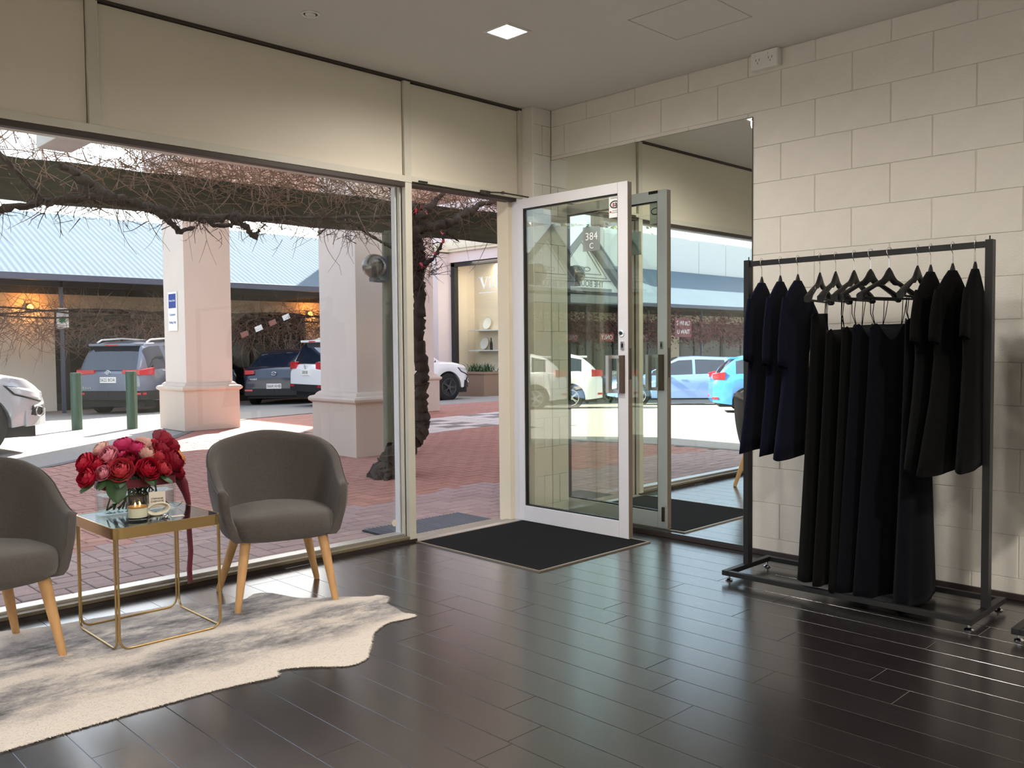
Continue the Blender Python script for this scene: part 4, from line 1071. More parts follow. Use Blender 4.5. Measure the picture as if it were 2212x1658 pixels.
# twigs (nobody could count them)
def twigs(parent, origin, n, start, seed, m, rad=(.0024, .0052), length=(.2, .75), name='twigs', droop=.25, sides=3, updir=.5):
    q = random.Random(seed); b = MB()
    for _ in range(n):
        p = Vector(start(q))-origin; d = Vector((q.gauss(0, 1), q.gauss(0, .55), q.gauss(updir, .8))).normalized(); L = q.uniform(*length); k = 6; r = q.uniform(*rad); P = [p.copy()]
        curl = Vector((q.gauss(0, 1), q.gauss(0, .6), q.gauss(-droop, .8)))*.35
        for i in range(k):
            d = (d+curl*(1/k)+Vector((q.gauss(0, 1), q.gauss(0, 1), q.gauss(0, 1)))*.14).normalized(); p = p+d*L/k; P.append(p.copy())
        b.tube(P, [r*(1-.7*i/k) for i in range(k+1)], sides, False)
        if q.random() < .55:
            j = q.randrange(1, k); d2 = (d+Vector((q.gauss(0, 1), q.gauss(0, 1), q.gauss(0, 1)))*.9).normalized(); P2 = [P[j], P[j]+d2*L*.2, P[j]+d2*L*.36+Vector((0, 0, .02))]
            b.tube(P2, [r*.7, r*.5, r*.3], sides, False)
    return b.build(name, m, parent, kind='stuff')
def along(q, x0=-4.2, x1=2.6, sy=.14, sz=.12, z=2.62):
    x = q.uniform(x0, x1); y = BA.y+(BB.y-BA.y)*(x-BA.x)/(BB.x-BA.x); return (x, y-.05+q.gauss(0, sy), z+q.gauss(0, sz))
twigs(vn, O_, 560, lambda q: along(q, -2.95, .8, .2, .14, 2.60), 1, 'twig')
twigs(vn, O_, 1000, lambda q: along(q, -1.7, 2.6, .15, .10, 2.70), 2, 'twig', updir=.35, length=(.15, .6))
twigs(vn, O_, 380, lambda q: (lambda p: (p[0], 2.5+q.gauss(0, .05), p[2]-.02))(cord[q.randrange(2, 12)]) if q.random() < .3 else (q.uniform(-2.6, .4), 2.5+q.gauss(0, .06), 2.26+q.gauss(0, .05)), 3, 'twig_dark', length=(.05, .22), updir=-.3)
twigs(vn, O_, 150, lambda q: (.9+q.gauss(0, .12), 2.45+q.gauss(0, .06), q.uniform(1.9, 2.45)), 4, 'twig_dark', length=(.1, .35), updir=-.2)
for i, p in enumerate([(.77, 2.38, 2.49), (.83, 2.38, 2.52), (.90, 2.38, 2.50), (1.09, 2.36, 2.31), (1.08, 2.36, 2.22), (.99, 2.36, 2.11), (.83, 2.36, 1.98)]):
    q = random.Random(60+i); b = MB(); s_ = .045
    def lf(u, v): 
        a = (u-.5)*2; rr = s_*(.6+.4*math.cos(5*a))*v
        return (rr*math.sin(a*2.6), .012*math.sin(4*a)*v, rr*math.cos(a*2.6))
    b.grid(lf, 15, 4); o = b.build('leaf', 'leaf_red', vn, smooth=True); o.location = Vector(p)-O_; o.rotation_euler = (q.uniform(-.5, .5), q.uniform(-3, 3), q.uniform(-.5, .5))
# ================================================================ CARS
KINDS = dict(
 suv=dict(L=4.58, W=1.84, wb=2.66, fo=.93, wr=.355, sill=.33, belt=[(-2.29, .90), (-2.20, 1.0), (-1.2, 1.04), (.2, 1.01), (.95, 1.0), (1.6, .98), (2.0, .90), (2.2, .78), (2.29, .66)],
          roof=[(-2.24, 1.0), (-2.12, 1.30), (-1.98, 1.57), (-1.7, 1.64), (-.8, 1.67), (0, 1.66), (.30, 1.61), (1.12, 1.0)], rr=-1.95, rf=.22, pil=[(-2.4, -2.02), (-1.30, -1.20), (-.28, -.16), (.98, 1.2)]),
 suv2=dict(L=4.40, W=1.82, wb=2.64, fo=.88, wr=.35, sill=.32, belt=[(-2.2, .84), (-2.12, .98), (-1.2, 1.06), (.2, 1.01), (.9, .99), (1.5, .97), (1.95, .88), (2.12, .76), (2.2, .62)],
          roof=[(-2.14, 1.0), (-2.02, 1.28), (-1.86, 1.52), (-1.6, 1.61), (-.8, 1.66), (0, 1.65), (.28, 1.60), (1.12, .99)], rr=-1.84, rf=.22, pil=[(-2.4, -1.86), (-1.22, -1.1), (-.28, -.16), (.98, 1.2)]),
 sedan=dict(L=4.42, W=1.76, wb=2.6, fo=.86, wr=.315, sill=.25, belt=[(-2.21, .70), (-2.14, .93), (-2.0, .98), (-1.55, 1.0), (-.6, .97), (.3, .94), (1.0, .94), (1.6, .86), (2.0, .74), (2.15, .62), (2.21, .5)],
          roof=[(-1.72, .99), (-1.15, 1.34), (-.75, 1.44), (-.2, 1.46), (.25, 1.42), (1.18, .93)], rr=-1.05, rf=.2, pil=[(-2.0, -1.32), (-.42, -.32), (1.02, 1.3)]),
 hatch=dict(L=4.25, W=1.76, wb=2.6, fo=.84, wr=.315, sill=.25, belt=[(-2.12, .78), (-2.05, .93), (-1.5, 1.0), (-.6, .97), (.3, .93), (.95, .93), (1.5, .86), (1.9, .76), (2.06, .64), (2.12, .5)],
          roof=[(-2.02, .95), (-1.85, 1.16), (-1.6, 1.36), (-1.2, 1.45), (-.5, 1.49), (.1, 1.46), (1.15, .92)], rr=-1.55, rf=.1, pil=[(-2.2, -1.62), (-1.22, -1.14), (-.36, -.26), (1.0, 1.3)]),
 wagon=dict(L=4.65, W=1.82, wb=2.68, fo=.93, wr=.32, sill=.25, belt=[(-2.32, .78), (-2.25, .95), (-1.5, 1.0), (-.6, .97), (.3, .94), (1.1, .93), (1.7, .85), (2.1, .74), (2.26, .62), (2.32, .5)],
          roof=[(-2.22, .96), (-2.02, 1.2), (-1.78, 1.38), (-1.3, 1.45), (-.4, 1.49), (.2, 1.46), (1.3, .92)], rr=-1.75, rf=.2, pil=[(-2.4, -1.86), (-1.3, -1.18), (-.28, -.18), (1.12, 1.4)]))
def wheel_parts(parent, x, s, wr, side, rimm, spokes):
    w = MB(); d = side*.105
    w.lathe([(wr*.64, -.10), (wr*.66, .085), (wr*.60, .10), (wr*.2, .07), (.0, .075)], 28, axis='x'); 
    rim = w.build('wheel', 'car_trim', parent, smooth=True, ang=40, loc=(x, s, wr))
    if side < 0: rim.rotation_euler = (0, 0, math.pi)
    t = MB(); t.lathe([(wr*.64, -.105), (wr*.9, -.11), (wr, -.085), (wr, .085), (wr*.9, .11), (wr*.66, .105), (wr*.62, .08)], 36, axis='x'); t.build('tyre', 'rubber', rim, smooth=True, ang=40)
    sp = MB()
    sp.tube([(.10, wr*.635*math.cos(a*math.pi/16), wr*.635*math.sin(a*math.pi/16)) for a in range(32)], .012, 6, closed=True)
    for k in range(spokes):
        a = 2*math.pi*k/spokes
        for e in (-.09, .09):
            c0, c1 = Vector((.10, wr*.12*math.cos(a+e), wr*.12*math.sin(a+e))), Vector((.105, wr*.63*math.cos(a+e*1.2), wr*.63*math.sin(a+e*1.2)))
            sp.tube([c0, c1], [.016, .013], 4)
    sp.lathe([(0, .08), (wr*.19, .08), (wr*.17, .115), (0, .12)], 16, axis='x'); sp.build('rim', rimm, rim, smooth=True, ang=40)
def car(name, label, loc, th, kind, paint, plate=None, front_view=False, tail=None, lower=None, rails=False, rimm='rim_silver', spokes=5, emblem=None, badge=None):
    K = KINDS[kind]; L, W = K['L'], K['W']; t = thing(name, label, 'car', loc, -R(th))
    sf = L/2-K['fo']; sr = sf-K['wb']; wr = K['wr']; Ra = wr+.055
    ss = sorted(set([round(-L/2+i*.06, 3) for i in range(int(L/.06)+1)]+[L/2, -L/2]+[round(c+Ra*math.cos(R(a)), 3) for c in (sf, sr) for a in range(0, 181, 12)]))
    def wid(s):
        g = abs(s)/(L/2); w = W/2*(1-.03*g**3)
        e = max(0, (abs(s)-(L/2-.55))/.55); w *= 1-(.40 if s > 0 else .15)*e**(2.1 if s > 0 else 2.8)
        return w
    def zlow(s):
        z = K['sill'] if abs(s) < L/2-.5 else K['sill']+(.06)*((abs(s)-(L/2-.5))/.5)
        for c in (sf, sr):
            if abs(s-c) < Ra: z = max(z, wr+math.sqrt(max(0, Ra**2-(s-c)**2)))
        return z
    belt = lambda s: interp(K['belt'], s)
    half = []
    for s in ss:
        w, zt, zl = wid(s), belt(s), zlow(s)
        zl = min(zl, zt-.1)
        half.append([(w*.86, zl), (w*.975, zl+.0), (w*1.0, zl+(zt-zl)*.30), (w*1.0, zl+(zt-zl)*.62), (w*.985, zl+(zt-zl)*.86), (w*.95, zt-.012), (w*.86, zt+.012), (w*.45, zt+.035), (0, zt+.04)])
    b = MB(); rws = []
    for s, h in zip(ss, half): rws.append([(x, s, z) for x, z in h]+[(-x, s, z) for x, z in reversed(h[:-1])])
    b.rows(rws, False)
    for r in (rws[0], rws[-1]):                      # end fascias, ladder of quads
        n = len(r)
        for k in range(n//2): b.add([r[k], r[k+1], r[n-2-k], r[n-1-k]], [(0, 1, 2, 3)])
    b.build('body', paint, t, smooth=True, ang=32)
    # underside and wheel wells
    u = MB(); u.box(-W/2*.82, W/2*.82, -L/2+.15, L/2-.2, .2, K['sill']+.25); u.build('underbody', 'car_trim', t)
    wl = MB()
    for c in (sf, sr): wl.box(-W/2*.84, W/2*.84, c-Ra, c+Ra, .25, wr+Ra-.02)
    wl.build('wheel_well', 'car_trim', t)
    # greenhouse
    R0, R1 = K['roof'][0][0], K['roof'][-1][0]
    gs = [R0+(R1-R0)*i/44 for i in range(45)]
    rf = lambda s: interp(K['roof'], s)
    gh = []
    for s in gs:
        zt = belt(s)-.005; zr = max(rf(s), zt+.004); wg = wid(s)*.90; hgt = zr-zt
        wr_ = wg-.30*hgt*(1 if hgt > .1 else .6)
        gh.append([(wg, zt), ((wg+wr_)/2+.012, zt+hgt*.5), (wr_+.008, zr-hgt*.16), (wr_-.05, zr-hgt*.03), (wr_*.55, zr+.012), (0, zr+.018)])
    parts = {}
    for i in range(len(gs)-1):
        sm = (gs[i]+gs[i+1])/2
        top = 'windscreen' if sm > K['rf'] else ('rear_window' if sm < K['rr'] else 'roof')
        pil_ = any(a <= sm <= c for a, c in K['pil'])
        for k in range(5):
            nm = ('pillar' if pil_ else 'side_window') if k < 2 else ('pillar' if (k == 2 and top != 'roof') else top)
            if k == 1 and sm > K['rf']+.05 and (gh[i][0][1]) and rf(sm)-belt(sm) < .14: nm = 'pillar'
            mb = parts.setdefault(nm, MB())
            for sg_ in (1, -1):
                A = [(sg_*gh[i][k][0], gs[i], gh[i][k][1]), (sg_*gh[i+1][k][0], gs[i+1], gh[i+1][k][1]), (sg_*gh[i+1][k+1][0], gs[i+1], gh[i+1][k+1][1]), (sg_*gh[i][k+1][0], gs[i], gh[i][k+1][1])]
                mb.add(A, [(0, 1, 2, 3)])
    for nm, mb in parts.items():
        bm_ = mb.build(nm, 'car_glass' if 'window' in nm or nm == 'windscreen' else paint, t)
        bmm = bmesh.new(); bmm.from_mesh(bm_.data); bmesh.ops.remove_doubles(bmm, verts=bmm.verts[:], dist=.0005); bmesh.ops.recalc_face_normals(bmm, faces=bmm.faces[:]); bmm.to_mesh(bm_.data); bmm.free()
        bm_.data.polygons.foreach_set('use_smooth', [True]*len(bm_.data.polygons)); bm_.data.set_sharp_from_angle(angle=R(40))
    for c in (sf, sr):
        for sd_ in (1, -1): wheel_parts(t, sd_*(W/2-.115), c, wr, sd_, rimm, spokes)
    def wrap(end, depth, xin, z0, z1, off, sides=(1, -1), taper=0.0, name='p', m='car_trim', skew=0.0):
        e = -L/2 if end < 0 else L/2; sg_ = 1 if end < 0 else -1
        for sd_ in sides:
            pl = [(sd_*xin, e-sg_*off)]
            for k in range(7):
                s = e+sg_*depth*k/6; pl.append((sd_*(wid(s)+off), s-(sg_*off if k == 0 else 0)))
            pl.append((sd_*xin, e+sg_*depth))
            mb = MB(); n = len(pl)
            mb.add([(a, c, z0+(taper*(1-abs(a)/(W/2)) if taper else 0)) for a, c in pl]+[(a, c, z1-skew*(abs(c-e)/depth)) for a, c in pl], [tuple(reversed(range(n))), tuple(range(n, 2*n))]+[(i, (i+1) % n, n+(i+1) % n, n+i) for i in range(n)])
            mb.build(name, m, t, bevel=.006)
    # bumpers / cladding
    if lower:
        wrap(-1, .5, 0, K['sill']+.03, lower[0], .014, name='rear_bumper', m=lower[1]); wrap(1, .35, 0, K['sill'], K['sill']+.2, .01, name='front_bumper', m=lower[1])
        cl_ = MB()
        for sd_ in (1, -1): cl_.box(sd_*(W/2*.97)-.02, sd_*(W/2*.97)+.02, sr+Ra, sf-Ra, K['sill']-.03, K['sill']+.09)
        cl_.build('sill_trim', lower[1], t)
    # lamps
    tl = tail or dict(z0=.86, z1=1.0, xin=W/2*.52, d=.28)
    wrap(-1, tl['d'], tl['xin'], tl['z0'], tl['z1'], .006, taper=tl.get('t', .06), name='tail_lamp', m='tail_red', skew=-.05)
    wrap(-1, .12, W/2*.62, K['sill']+.14, K['sill']+.19, .016, name='reflector', m='tail_red')
    zf = belt(L/2-.25)
    def surf_x(s, z):
        w, zt, zl = wid(s), belt(s), min(zlow(s), belt(s)-.1); f = (z-zl)/(zt-zl)
        return w*interp([(0, .975), (.30, 1.0), (.62, 1.0), (.86, .985), (.985, .95), (1.05, .86)], f)
    def patch(corners, name, m, off, n=8):           # corners (s, z): rear-low, front-low, front-high, rear-high
        for sd_ in (1, -1):
            mb = MB()
            def fn(u, v):
                (a0, b0), (a1, b1), (a2, b2), (a3, b3) = corners
                s = (a0*(1-u)+a1*u)*(1-v)+(a3*(1-u)+a2*u)*v; z = (b0*(1-u)+b1*u)*(1-v)+(b3*(1-u)+b2*u)*v
                return (sd_*(surf_x(s, z)+off), s+off*.6, z)
            mb.grid(fn, n, 5); o = mb.build(name, m, t, smooth=True); so_ = o.modifiers.new('t', 'SOLIDIFY'); so_.thickness = .012; so_.offset = 0
    E_ = L/2
    patch([(E_-.50, zf-.15), (E_-.10, zf-.26), (E_-.03, zf-.13), (E_-.62, zf-.03)], 'head_lamp_bezel', 'car_trim', .004)
    patch([(E_-.49, zf-.135), (E_-.12, zf-.24), (E_-.05, zf-.14), (E_-.58, zf-.045)], 'head_lamp', 'lamp_clear', .012)
    if front_view:
        z0 = K['sill']+.08
        patch([(E_-.30, z0+.0), (E_-.02, z0+.04), (E_-.015, z0+.20), (E_-.24, z0+.17)], 'fog_lamp_recess', 'car_trim', .006)
        for sd_ in (1, -1):
            P = []
            for a in range(14):
                s_, z_ = E_-.14+.07*math.cos(a*.4488), z0+.10+.06*math.sin(a*.4488); P.append((sd_*(surf_x(s_, z_)+.02), s_+.01, z_))
            MB().tube(P, .011, 6, closed=True).build('fog_lamp', 'chrome', t, smooth=True)
    g = MB(); g.box(-W/2*.42, W/2*.42, L/2-.03, L/2+.012, K['sill']+.12, zf-.12); g.build('grille', 'car_trim', t, bevel=.01)
    # mirrors, handles, wiper
    for sd_ in (1, -1):
        s0 = .72; z = belt(s0)+.06
        mr = MB(); mr.rows([[(sd_*(wid(s0)*.9+a*.23), s0+c*(.05+.02*a)-.02*a, z+d*(.05+.03*math.sin(a*3.14))) for c, d in ((-1, -1), (1, -.8), (1.2, 0), (1, .9), (-1, 1))] for a in (0, .35, .7, 1)], True, True, True)
        mr.build('wing_mirror', paint, t, smooth=True, ang=50)
        for s0 in (-.95, .05):
            MB().box(sd_*wid(s0)*.985-.02, sd_*wid(s0)*.985+.022, s0-.09, s0+.09, belt(s0)-.16, belt(s0)-.13).build('door_handle', paint, t, bevel=.006)
    if kind != 'sedan': MB().tube([(-.02, R0+.04, belt(R0)+.05), (-.30, R0+.075, belt(R0)+.075)], .012, 6).build('rear_wiper', 'car_trim', t)
    if kind in ('suv', 'suv2', 'hatch', 'wagon'):
        zr = rf(K['rr']); MB().prism([(-W/2*.62, K['rr']-.18), (W/2*.62, K['rr']-.18), (W/2*.66, K['rr']+.1), (-W/2*.66, K['rr']+.1)], zr-.03, zr+.025).build('spoiler', paint, t, bevel=.012)
        MB().box(-.15, .15, K['rr']-.186, K['rr']-.17, zr-.022, zr+.005).build('brake_lamp', 'tail_red', t)
    if rails:
        for sd_ in (1, -1):
            MB().tube([(sd_*W/2*.66, -1.75, 1.63), (sd_*W/2*.66, -1.6, 1.69), (sd_*W/2*.68, -.8, 1.73), (sd_*W/2*.66, .1, 1.70), (sd_*W/2*.64, .25, 1.64)], .022, 8).build('roof_rail', 'car_white', t, smooth=True)
    if plate:
        z = plate[1]; e = -L/2-.018
        MB().box(-.19, .19, e-.006, e+.05, z-.065, z+.065).build('number_plate', 'plate_white', t, bevel=.004)
        text(plate[0], .105, 'ink', t, (0, e-.008, z), FACE_NY, 'plate_lettering', .0005, sx=.80)
    if emblem:
        kind_e, z = emblem; e = -L/2-.014; mb = MB()
        mb.tube([(.062*math.cos(a*.3927), e, z+.045*math.sin(a*.3927)) for a in range(16)], .007, 6, closed=True)
        if kind_e == 'ovals':
            mb.tube([(.022*math.cos(a*.3927), e, z+.042*math.sin(a*.3927)) for a in range(16)], .006, 6, closed=True); mb.tube([(.045*math.cos(a*.3927), e, z+.018+.016*math.sin(a*.3927)) for a in range(16)], .006, 6, closed=True)
        elif kind_e == 'wing': mb.tube([(-.055, e, z+.012), (-.03, e, z+.018), (0, e, z-.015), (.03, e, z+.018), (.055, e, z+.012)], .007, 6)
        else: mb.tube([(-.025, e, z-.028), (-.02, e, z+.028)], .007, 6); mb.tube([(.02, e, z-.028), (.025, e, z+.028)], .007, 6); mb.tube([(-.022, e, z-.003), (.022, e, z+.003)], .007, 6)
        mb.build('emblem', 'chrome', t, smooth=True)
    if badge:
        for body, x, z, sz in badge: text(body, sz, 'chrome', t, (x, -L/2-.010, z), FACE_NY, 'badge_lettering', .002)
    return t
def gl(x, y): return (x, y, ground_z(x, y)-.012)
car('parked_suv', 'silver SUV, coloured slate for its shaded tail, parked tail-on behind the bollards', gl(4.55, 17.1), 54, 'suv', 'car_slate', ('S622 BOA', .80), tail=dict(z0=.90, z1=1.02, xin=.34, d=.36), lower=(.56, 'car_trim'), rails=True, emblem=('ovals', .97), badge=[('RAV4', -.52, .62, .09), ('AWD', .52, .62, .07)])  # silver car; the shade on its tail is put into the slate paint
car('parked_sedan', 'dark navy sedan parked tail-on between the two nearer piers', gl(8.35, 17.4), 45, 'sedan', 'car_navy', ('S664 AHB', .52), tail=dict(z0=.80, z1=.92, xin=.50, d=.34), lower=(.46, 'car_trim'), emblem=('wing', .84), badge=[('mazda2', -.52, .70, .06)])
car('parked_white_suv', 'white SUV whose nose and tail show either side of the pier', gl(8.62, 13.6), 93, 'suv2', 'car_white', ('S380 BII', .80), tail=dict(z0=.86, z1=1.04, xin=.48, d=.36), lower=(.52, 'car_trim'), rimm='rim_dark', emblem=('h', .93), front_view=True)
car('silver_suv_nose', 'silver SUV whose front corner enters at the left edge', gl(-3.25, 8.2), 84, 'suv', 'car_silver', front_view=True, lower=(.5, 'car_silver'))
car('red_car', 'dark red car behind the silver SUV at the left edge', gl(-2.1, 12.9), 62, 'hatch', 'car_red')
car('white_hatchback', 'white hatchback seen only in the mirror beyond the door', gl(-12.33, 12.4), 40, 'hatch', 'car_white')
car('blue_hatchback', 'bright blue hatchback seen in the mirror beside the rack', gl(-15.66, 6.15), 217, 'hatch', 'car_blue')
car('silver_blue_wagon', 'pale blue station wagon seen in the mirror behind the blue hatchback', gl(-18.3, 11.4), 42, 'wagon', 'car_sky')
car('black_car', 'black car nose showing in the mirror between wagon and blue hatchback', gl(-20.6, 9.4), 135, 'wagon', 'car_black', front_view=True)
# ================================================================ SHOP ROW ACROSS THE CAR PARK
sh = thing('shop_row', 'shop row with a blue corrugated verandah roof across the car park', 'building', (0, 18, 0))
X0, X1 = -46.0, 14.0
EY, EZ, TY, TZ_ = -.7, 2.96, 3.6, 4.95       # eave and top of roof, local y
rf_ = MB(); nx = int((X1-X0)/.0375); rows_ = [[], []]
for i in range(nx+1):
    x = X0+i*.0375; d = .007*math.sin(i*math.pi/2)
    rows_[0].append((x, EY, EZ+d)); rows_[1].append((x, TY, TZ_+d))
rf_.rows(rows_, False); rf_.build('verandah_roof', 'roof_blue', sh, smooth=True, ang=80)
MB().box(X0, X1, EY-.10, EY+.03, EZ-.15, EZ-.0).build('gutter', 'gutter', sh, bevel=.01)
for i, x in enumerate([v for v in range(-44, 14, 4)]): (MB().box(x+2.45, x+2.53, .0, .08, -1.4, 2.9).build('verandah_post', 'gutter', sh) if x != 4 else None)
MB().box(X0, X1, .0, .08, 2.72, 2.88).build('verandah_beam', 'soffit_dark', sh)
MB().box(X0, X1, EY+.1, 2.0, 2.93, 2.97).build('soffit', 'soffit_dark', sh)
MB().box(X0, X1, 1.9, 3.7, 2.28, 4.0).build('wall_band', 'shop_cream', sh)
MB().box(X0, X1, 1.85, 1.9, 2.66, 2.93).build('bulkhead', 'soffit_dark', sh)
MB().box(X0, X1, 2.35, 3.7, -1.6, 2.28).build('shop_interior', 'shop_frame', sh)
q = random.Random(9); x = X0+.3; i = 0
while x < X1-2:
    w = q.uniform(1.2, 2.4)
    MB().box(x, x+w, 2.02, 2.05, -.15, 2.2).build('shop_window', 'shop_glass', sh)
    for xx in (x-.05, x+w): MB().box(xx, xx+.05, 1.99, 2.08, -1.5, 2.28).build('window_post', 'shop_frame', sh)
    MB().box(x, x+w, 1.98, 2.1, -1.5, -.15).build('stall_riser', 'shop_frame', sh)
    x += w
    if i % 5 == 2: MB().box(x+.06, x+.9, 1.92, 2.3, -1.5, 2.28).build('wall_pillar', 'shop_cream', sh); x += .96
    else: x += .1
    i += 1
MB().box(1.55, 2.9, 1.90, 2.3, -1.5, 2.28).build('wall_pillar', mat('shop_white', S(222, 216, 204), .8), sh)
MB().box(10.2, 11.6, 1.90, 2.3, -1.5, 2.28).build('wall_pillar', 'shop_white', sh)
for j, (x, lb) in enumerate([(2.30, 'orange glowing wall lamp above the white pillar at far left'), (10.28, 'orange glowing wall lamp behind the white SUV')]):
    t = thing('wall_lamp', lb, 'lamp', (x, 19.84, 2.30), 0, 'orange wall lamps under the verandah')
    MB().lathe([(0, -.06), (.05, -.05), (.075, 0), (.06, .06), (0, .09)], 16, (0, -.10, 0)).build('glass', 'lamp_orange', t, smooth=True)
    MB().box(-.05, .05, -.04, .0, -.10, .10).build('back_plate', 'shop_frame', t)
    l = bpy.data.lights.new('wall_lamp_light', 'POINT'); l.energy = 22; l.color = (1, .36, .07); l.shadow_soft_size = .08
    lo = bpy.data.objects.new('wall_lamp_light', l); COL.objects.link(lo); lo.location = (x, 19.60, 2.32)
# street sign on the verandah post
ss_ = thing('arrow_sign', 'white sign with a green leaf on the slate verandah post', 'sign', (2.49, 17.97, 1.98))
MB().prism([(a, b) for a, b in rrect(.24, .03, 4, .135)], -.008, 0, 'y').build('panel', 'sign_white', ss_)
lfp = [(-.09, -.09), (-.06, -.05), (-.08, -.03), (-.04, .02), (0, .03), (.02, .06), (.03, .01), (.08, -.02), (.05, -.05), (.07, -.10), (.01, -.08), (-.02, -.11)]
MB().prism(lfp, -.011, -.008, 'y').build('leaf_mark', 'sign_green', ss_)
# bunting and small card signs in the shop vine
for k in range(4):
    o = tag(MB().box(-.11, .11, -.01, .01, -.07, .07).build('paper_sign', 'sign_white' if k % 2 else mat('terra_sign%d' % k, S(150, 104, 92), .7)), ['orange-brown paper sign hung left in the far shop vine', 'white paper sign hung left in the far shop vine', 'orange-brown paper sign hung right in the far shop vine', 'white paper sign hung right in the far shop vine'][k], 'sign')
    o.location = (6.9+.42*k, 17.55, 1.62+.16*k); o.rotation_euler = (0, R(-22), 0)
# leafless vine along the verandah
v2 = thing('verandah_vine', 'tangle of bare brown vine along the far verandah', 'vine', (6, 17.9, 1.9)); o2 = Vector((6, 17.9, 1.9))
twigs(v2, o2, 2400, lambda q: (q.uniform(-1, 12.3), 18.1+q.gauss(0, .12), 1.88+q.gauss(0, .22)), 31, 'twig', rad=(.005, .010), length=(.3, 1.1), updir=-.1)
cb = MB()
for k in range(3): cb.tube([(-7+.8*i, .1*math.sin(i+k), .2+.12*math.sin(i*.7+k*2)) for i in range(18)], .022, 6)
cb.build('branch', 'bark', v2, smooth=True)
# red-leaved vine further along (seen in the mirror)
v3 = thing('red_leaf_vine', 'plum-red leafy vine draped along the far verandah, seen in the mirror', 'vine', (-28, 17.8, 1.8)); o3 = Vector((-28, 17.8, 1.8))
lv = MB(); q = random.Random(77); vs_, fs_ = [], []
def leafcloud(n, pos, size, vs_, fs_, q):
    for _ in range(n):
        p = Vector(pos(q)); a = Vector((q.gauss(0, 1), q.gauss(0, 1), q.gauss(0, 1))).normalized(); b = a.orthogonal().normalized(); c = a.cross(b); s = q.uniform(*size); k = len(vs_)
        vs_ += [p-b*s, p-c*s*.6, p+b*s, p+c*s*.6]; fs_.append((k, k+1, k+2, k+3))
leafcloud(18000, lambda q: (lambda x: (x, q.gauss(0, .22), .15+.30*math.sin(x*1.9)*.4+q.gauss(0, .32)))(q.uniform(-17, 16)), (.035, .075), vs_, fs_, q)
lv.add(vs_, fs_); lv.build('leaves', 'leaf_plum', v3, kind='stuff')
cb = MB()
for k in range(2): cb.tube([(-17+1.2*i, .1*math.sin(i+k), .15+.15*math.sin(i*.9+k*2)) for i in range(28)], .025, 6)
cb.build('branch', 'bark', v3, smooth=True)
# white parapet building behind
pr = thing('parapet_block', 'white panelled parapet building rising behind the blue roof, seen in the mirror', 'building', (-32, 21.8, 0))
for k in range(9): MB().box(-16+k*2.6+.02, -16+(k+1)*2.6-.02, 0, .2, 4.6, 6.7).build('panel', 'parapet_white', pr)
MB().box(-16.2, 7.6, .2, 6, 3, 6.75).build('block', 'parapet_white', pr)
# gable with sign
gb = thing('gable_porch', 'white gabled entrance porch with a lettered pediment, seen in the mirror', 'building', (-18.2, 15.4, 0))
GW, GZ0, GZ1 = 2.55, 2.95, 5.25
MB().prism([(-GW+.32, GZ0+.16), (GW-.32, GZ0+.16), (0, GZ1-.36)], .0, .05, 'y').build('pediment', 'gable_white', gb)
for s in (1, -1):
    MB().prism([(s*GW, GZ0), (s*(GW-.30), GZ0), (0, GZ1-.30), (0, GZ1)], -.25, .06, 'y').build('barge_board', 'gable_grey', gb)
    MB().prism([(s*(GW+.12), GZ0-.02), (0, GZ1+.06), (0, GZ1+.01), (s*(GW+.12), GZ0-.07)], -.3, 5.5, 'y').build('roof_sheet', 'roof_blue', gb)
MB().box(-GW, GW, -.12, .12, GZ0-.26, GZ0+.02).build('lintel', 'gable_grey', gb)
for s in (1, -1): MB().box(s*GW*.9-.06, s*GW*.9+.06, -.06, .06, -1.2, GZ0-.26).build('post', 'gutter', gb)
tri = lambda k, z0: [(-k*1.0, z0), (k*1.0, z0), (0, z0+k*1.02)]
for k, z0 in ((1.35, GZ0+.62), (1.05, GZ0+.74)):
    P = tri(k, z0); MB().tube([(x, -.012, z) for x, z in P], .022, 4, closed=True).build('outline', 'gable_grey', gb)
MB().box(-1.6, 1.6, -.02, 0, GZ0+.52, GZ0+.55).build('rule', 'gable_grey', gb)
text('THE BOULEVARDE', .30, 'gable_grey', gb, (0, -.01, GZ0+.40), FACE_NY, 'sign_lettering', .003, sx=.95)
MB().box(-1.62, 1.62, -.015, 0, GZ0+.17, GZ0+.27).build('sign_band', 'gable_grey', gb)
em = MB()
for k in range(3): em.tube([(-.3+.3*k+.16*math.cos(a*.5236), -.012, GZ0+.90+.07*math.sin(a*.5236)) for a in range(12)], .014, 5, closed=True)
em.build('scroll', 'gable_grey', gb)
# trees behind
def tree(x, y, h, r, label, m='leaf_olive', seed=0):
    t = thing('tree', label, 'tree', (x, y, -1.0)); q = random.Random(seed); vs_, fs_ = [], []
    MB().tube([(0, 0, 0), (.1, 0, h*.4), (0, .1, h*.8)], [.3, .22, .08], 10).build('trunk', 'bark', t, smooth=True)
    cl_ = [(q.gauss(0, r*.45), q.gauss(0, r*.45), h*.72+q.gauss(0, r*.38)) for _ in range(16)]
    leafcloud(5000, lambda q: (lambda c: (c[0]+q.gauss(0, r*.2), c[1]+q.gauss(0, r*.2), c[2]+q.gauss(0, r*.2)))(cl_[q.randrange(16)]), (.10, .2), vs_, fs_, q)
    b = MB(); b.add(vs_, fs_); b.build('foliage', m, t, kind='stuff')
tree(-22.5, 31, 10.6, 2.4, 'yellow-olive tree behind the porch, seen in the mirror', seed=1)
tree(-31.5, 34, 12.0, 2.8, 'olive-green tree behind the parapet, seen in the mirror', seed=2)
tree(-41, 33, 11.6, 2.8, 'dark olive tree furthest along, seen in the mirror', seed=3)
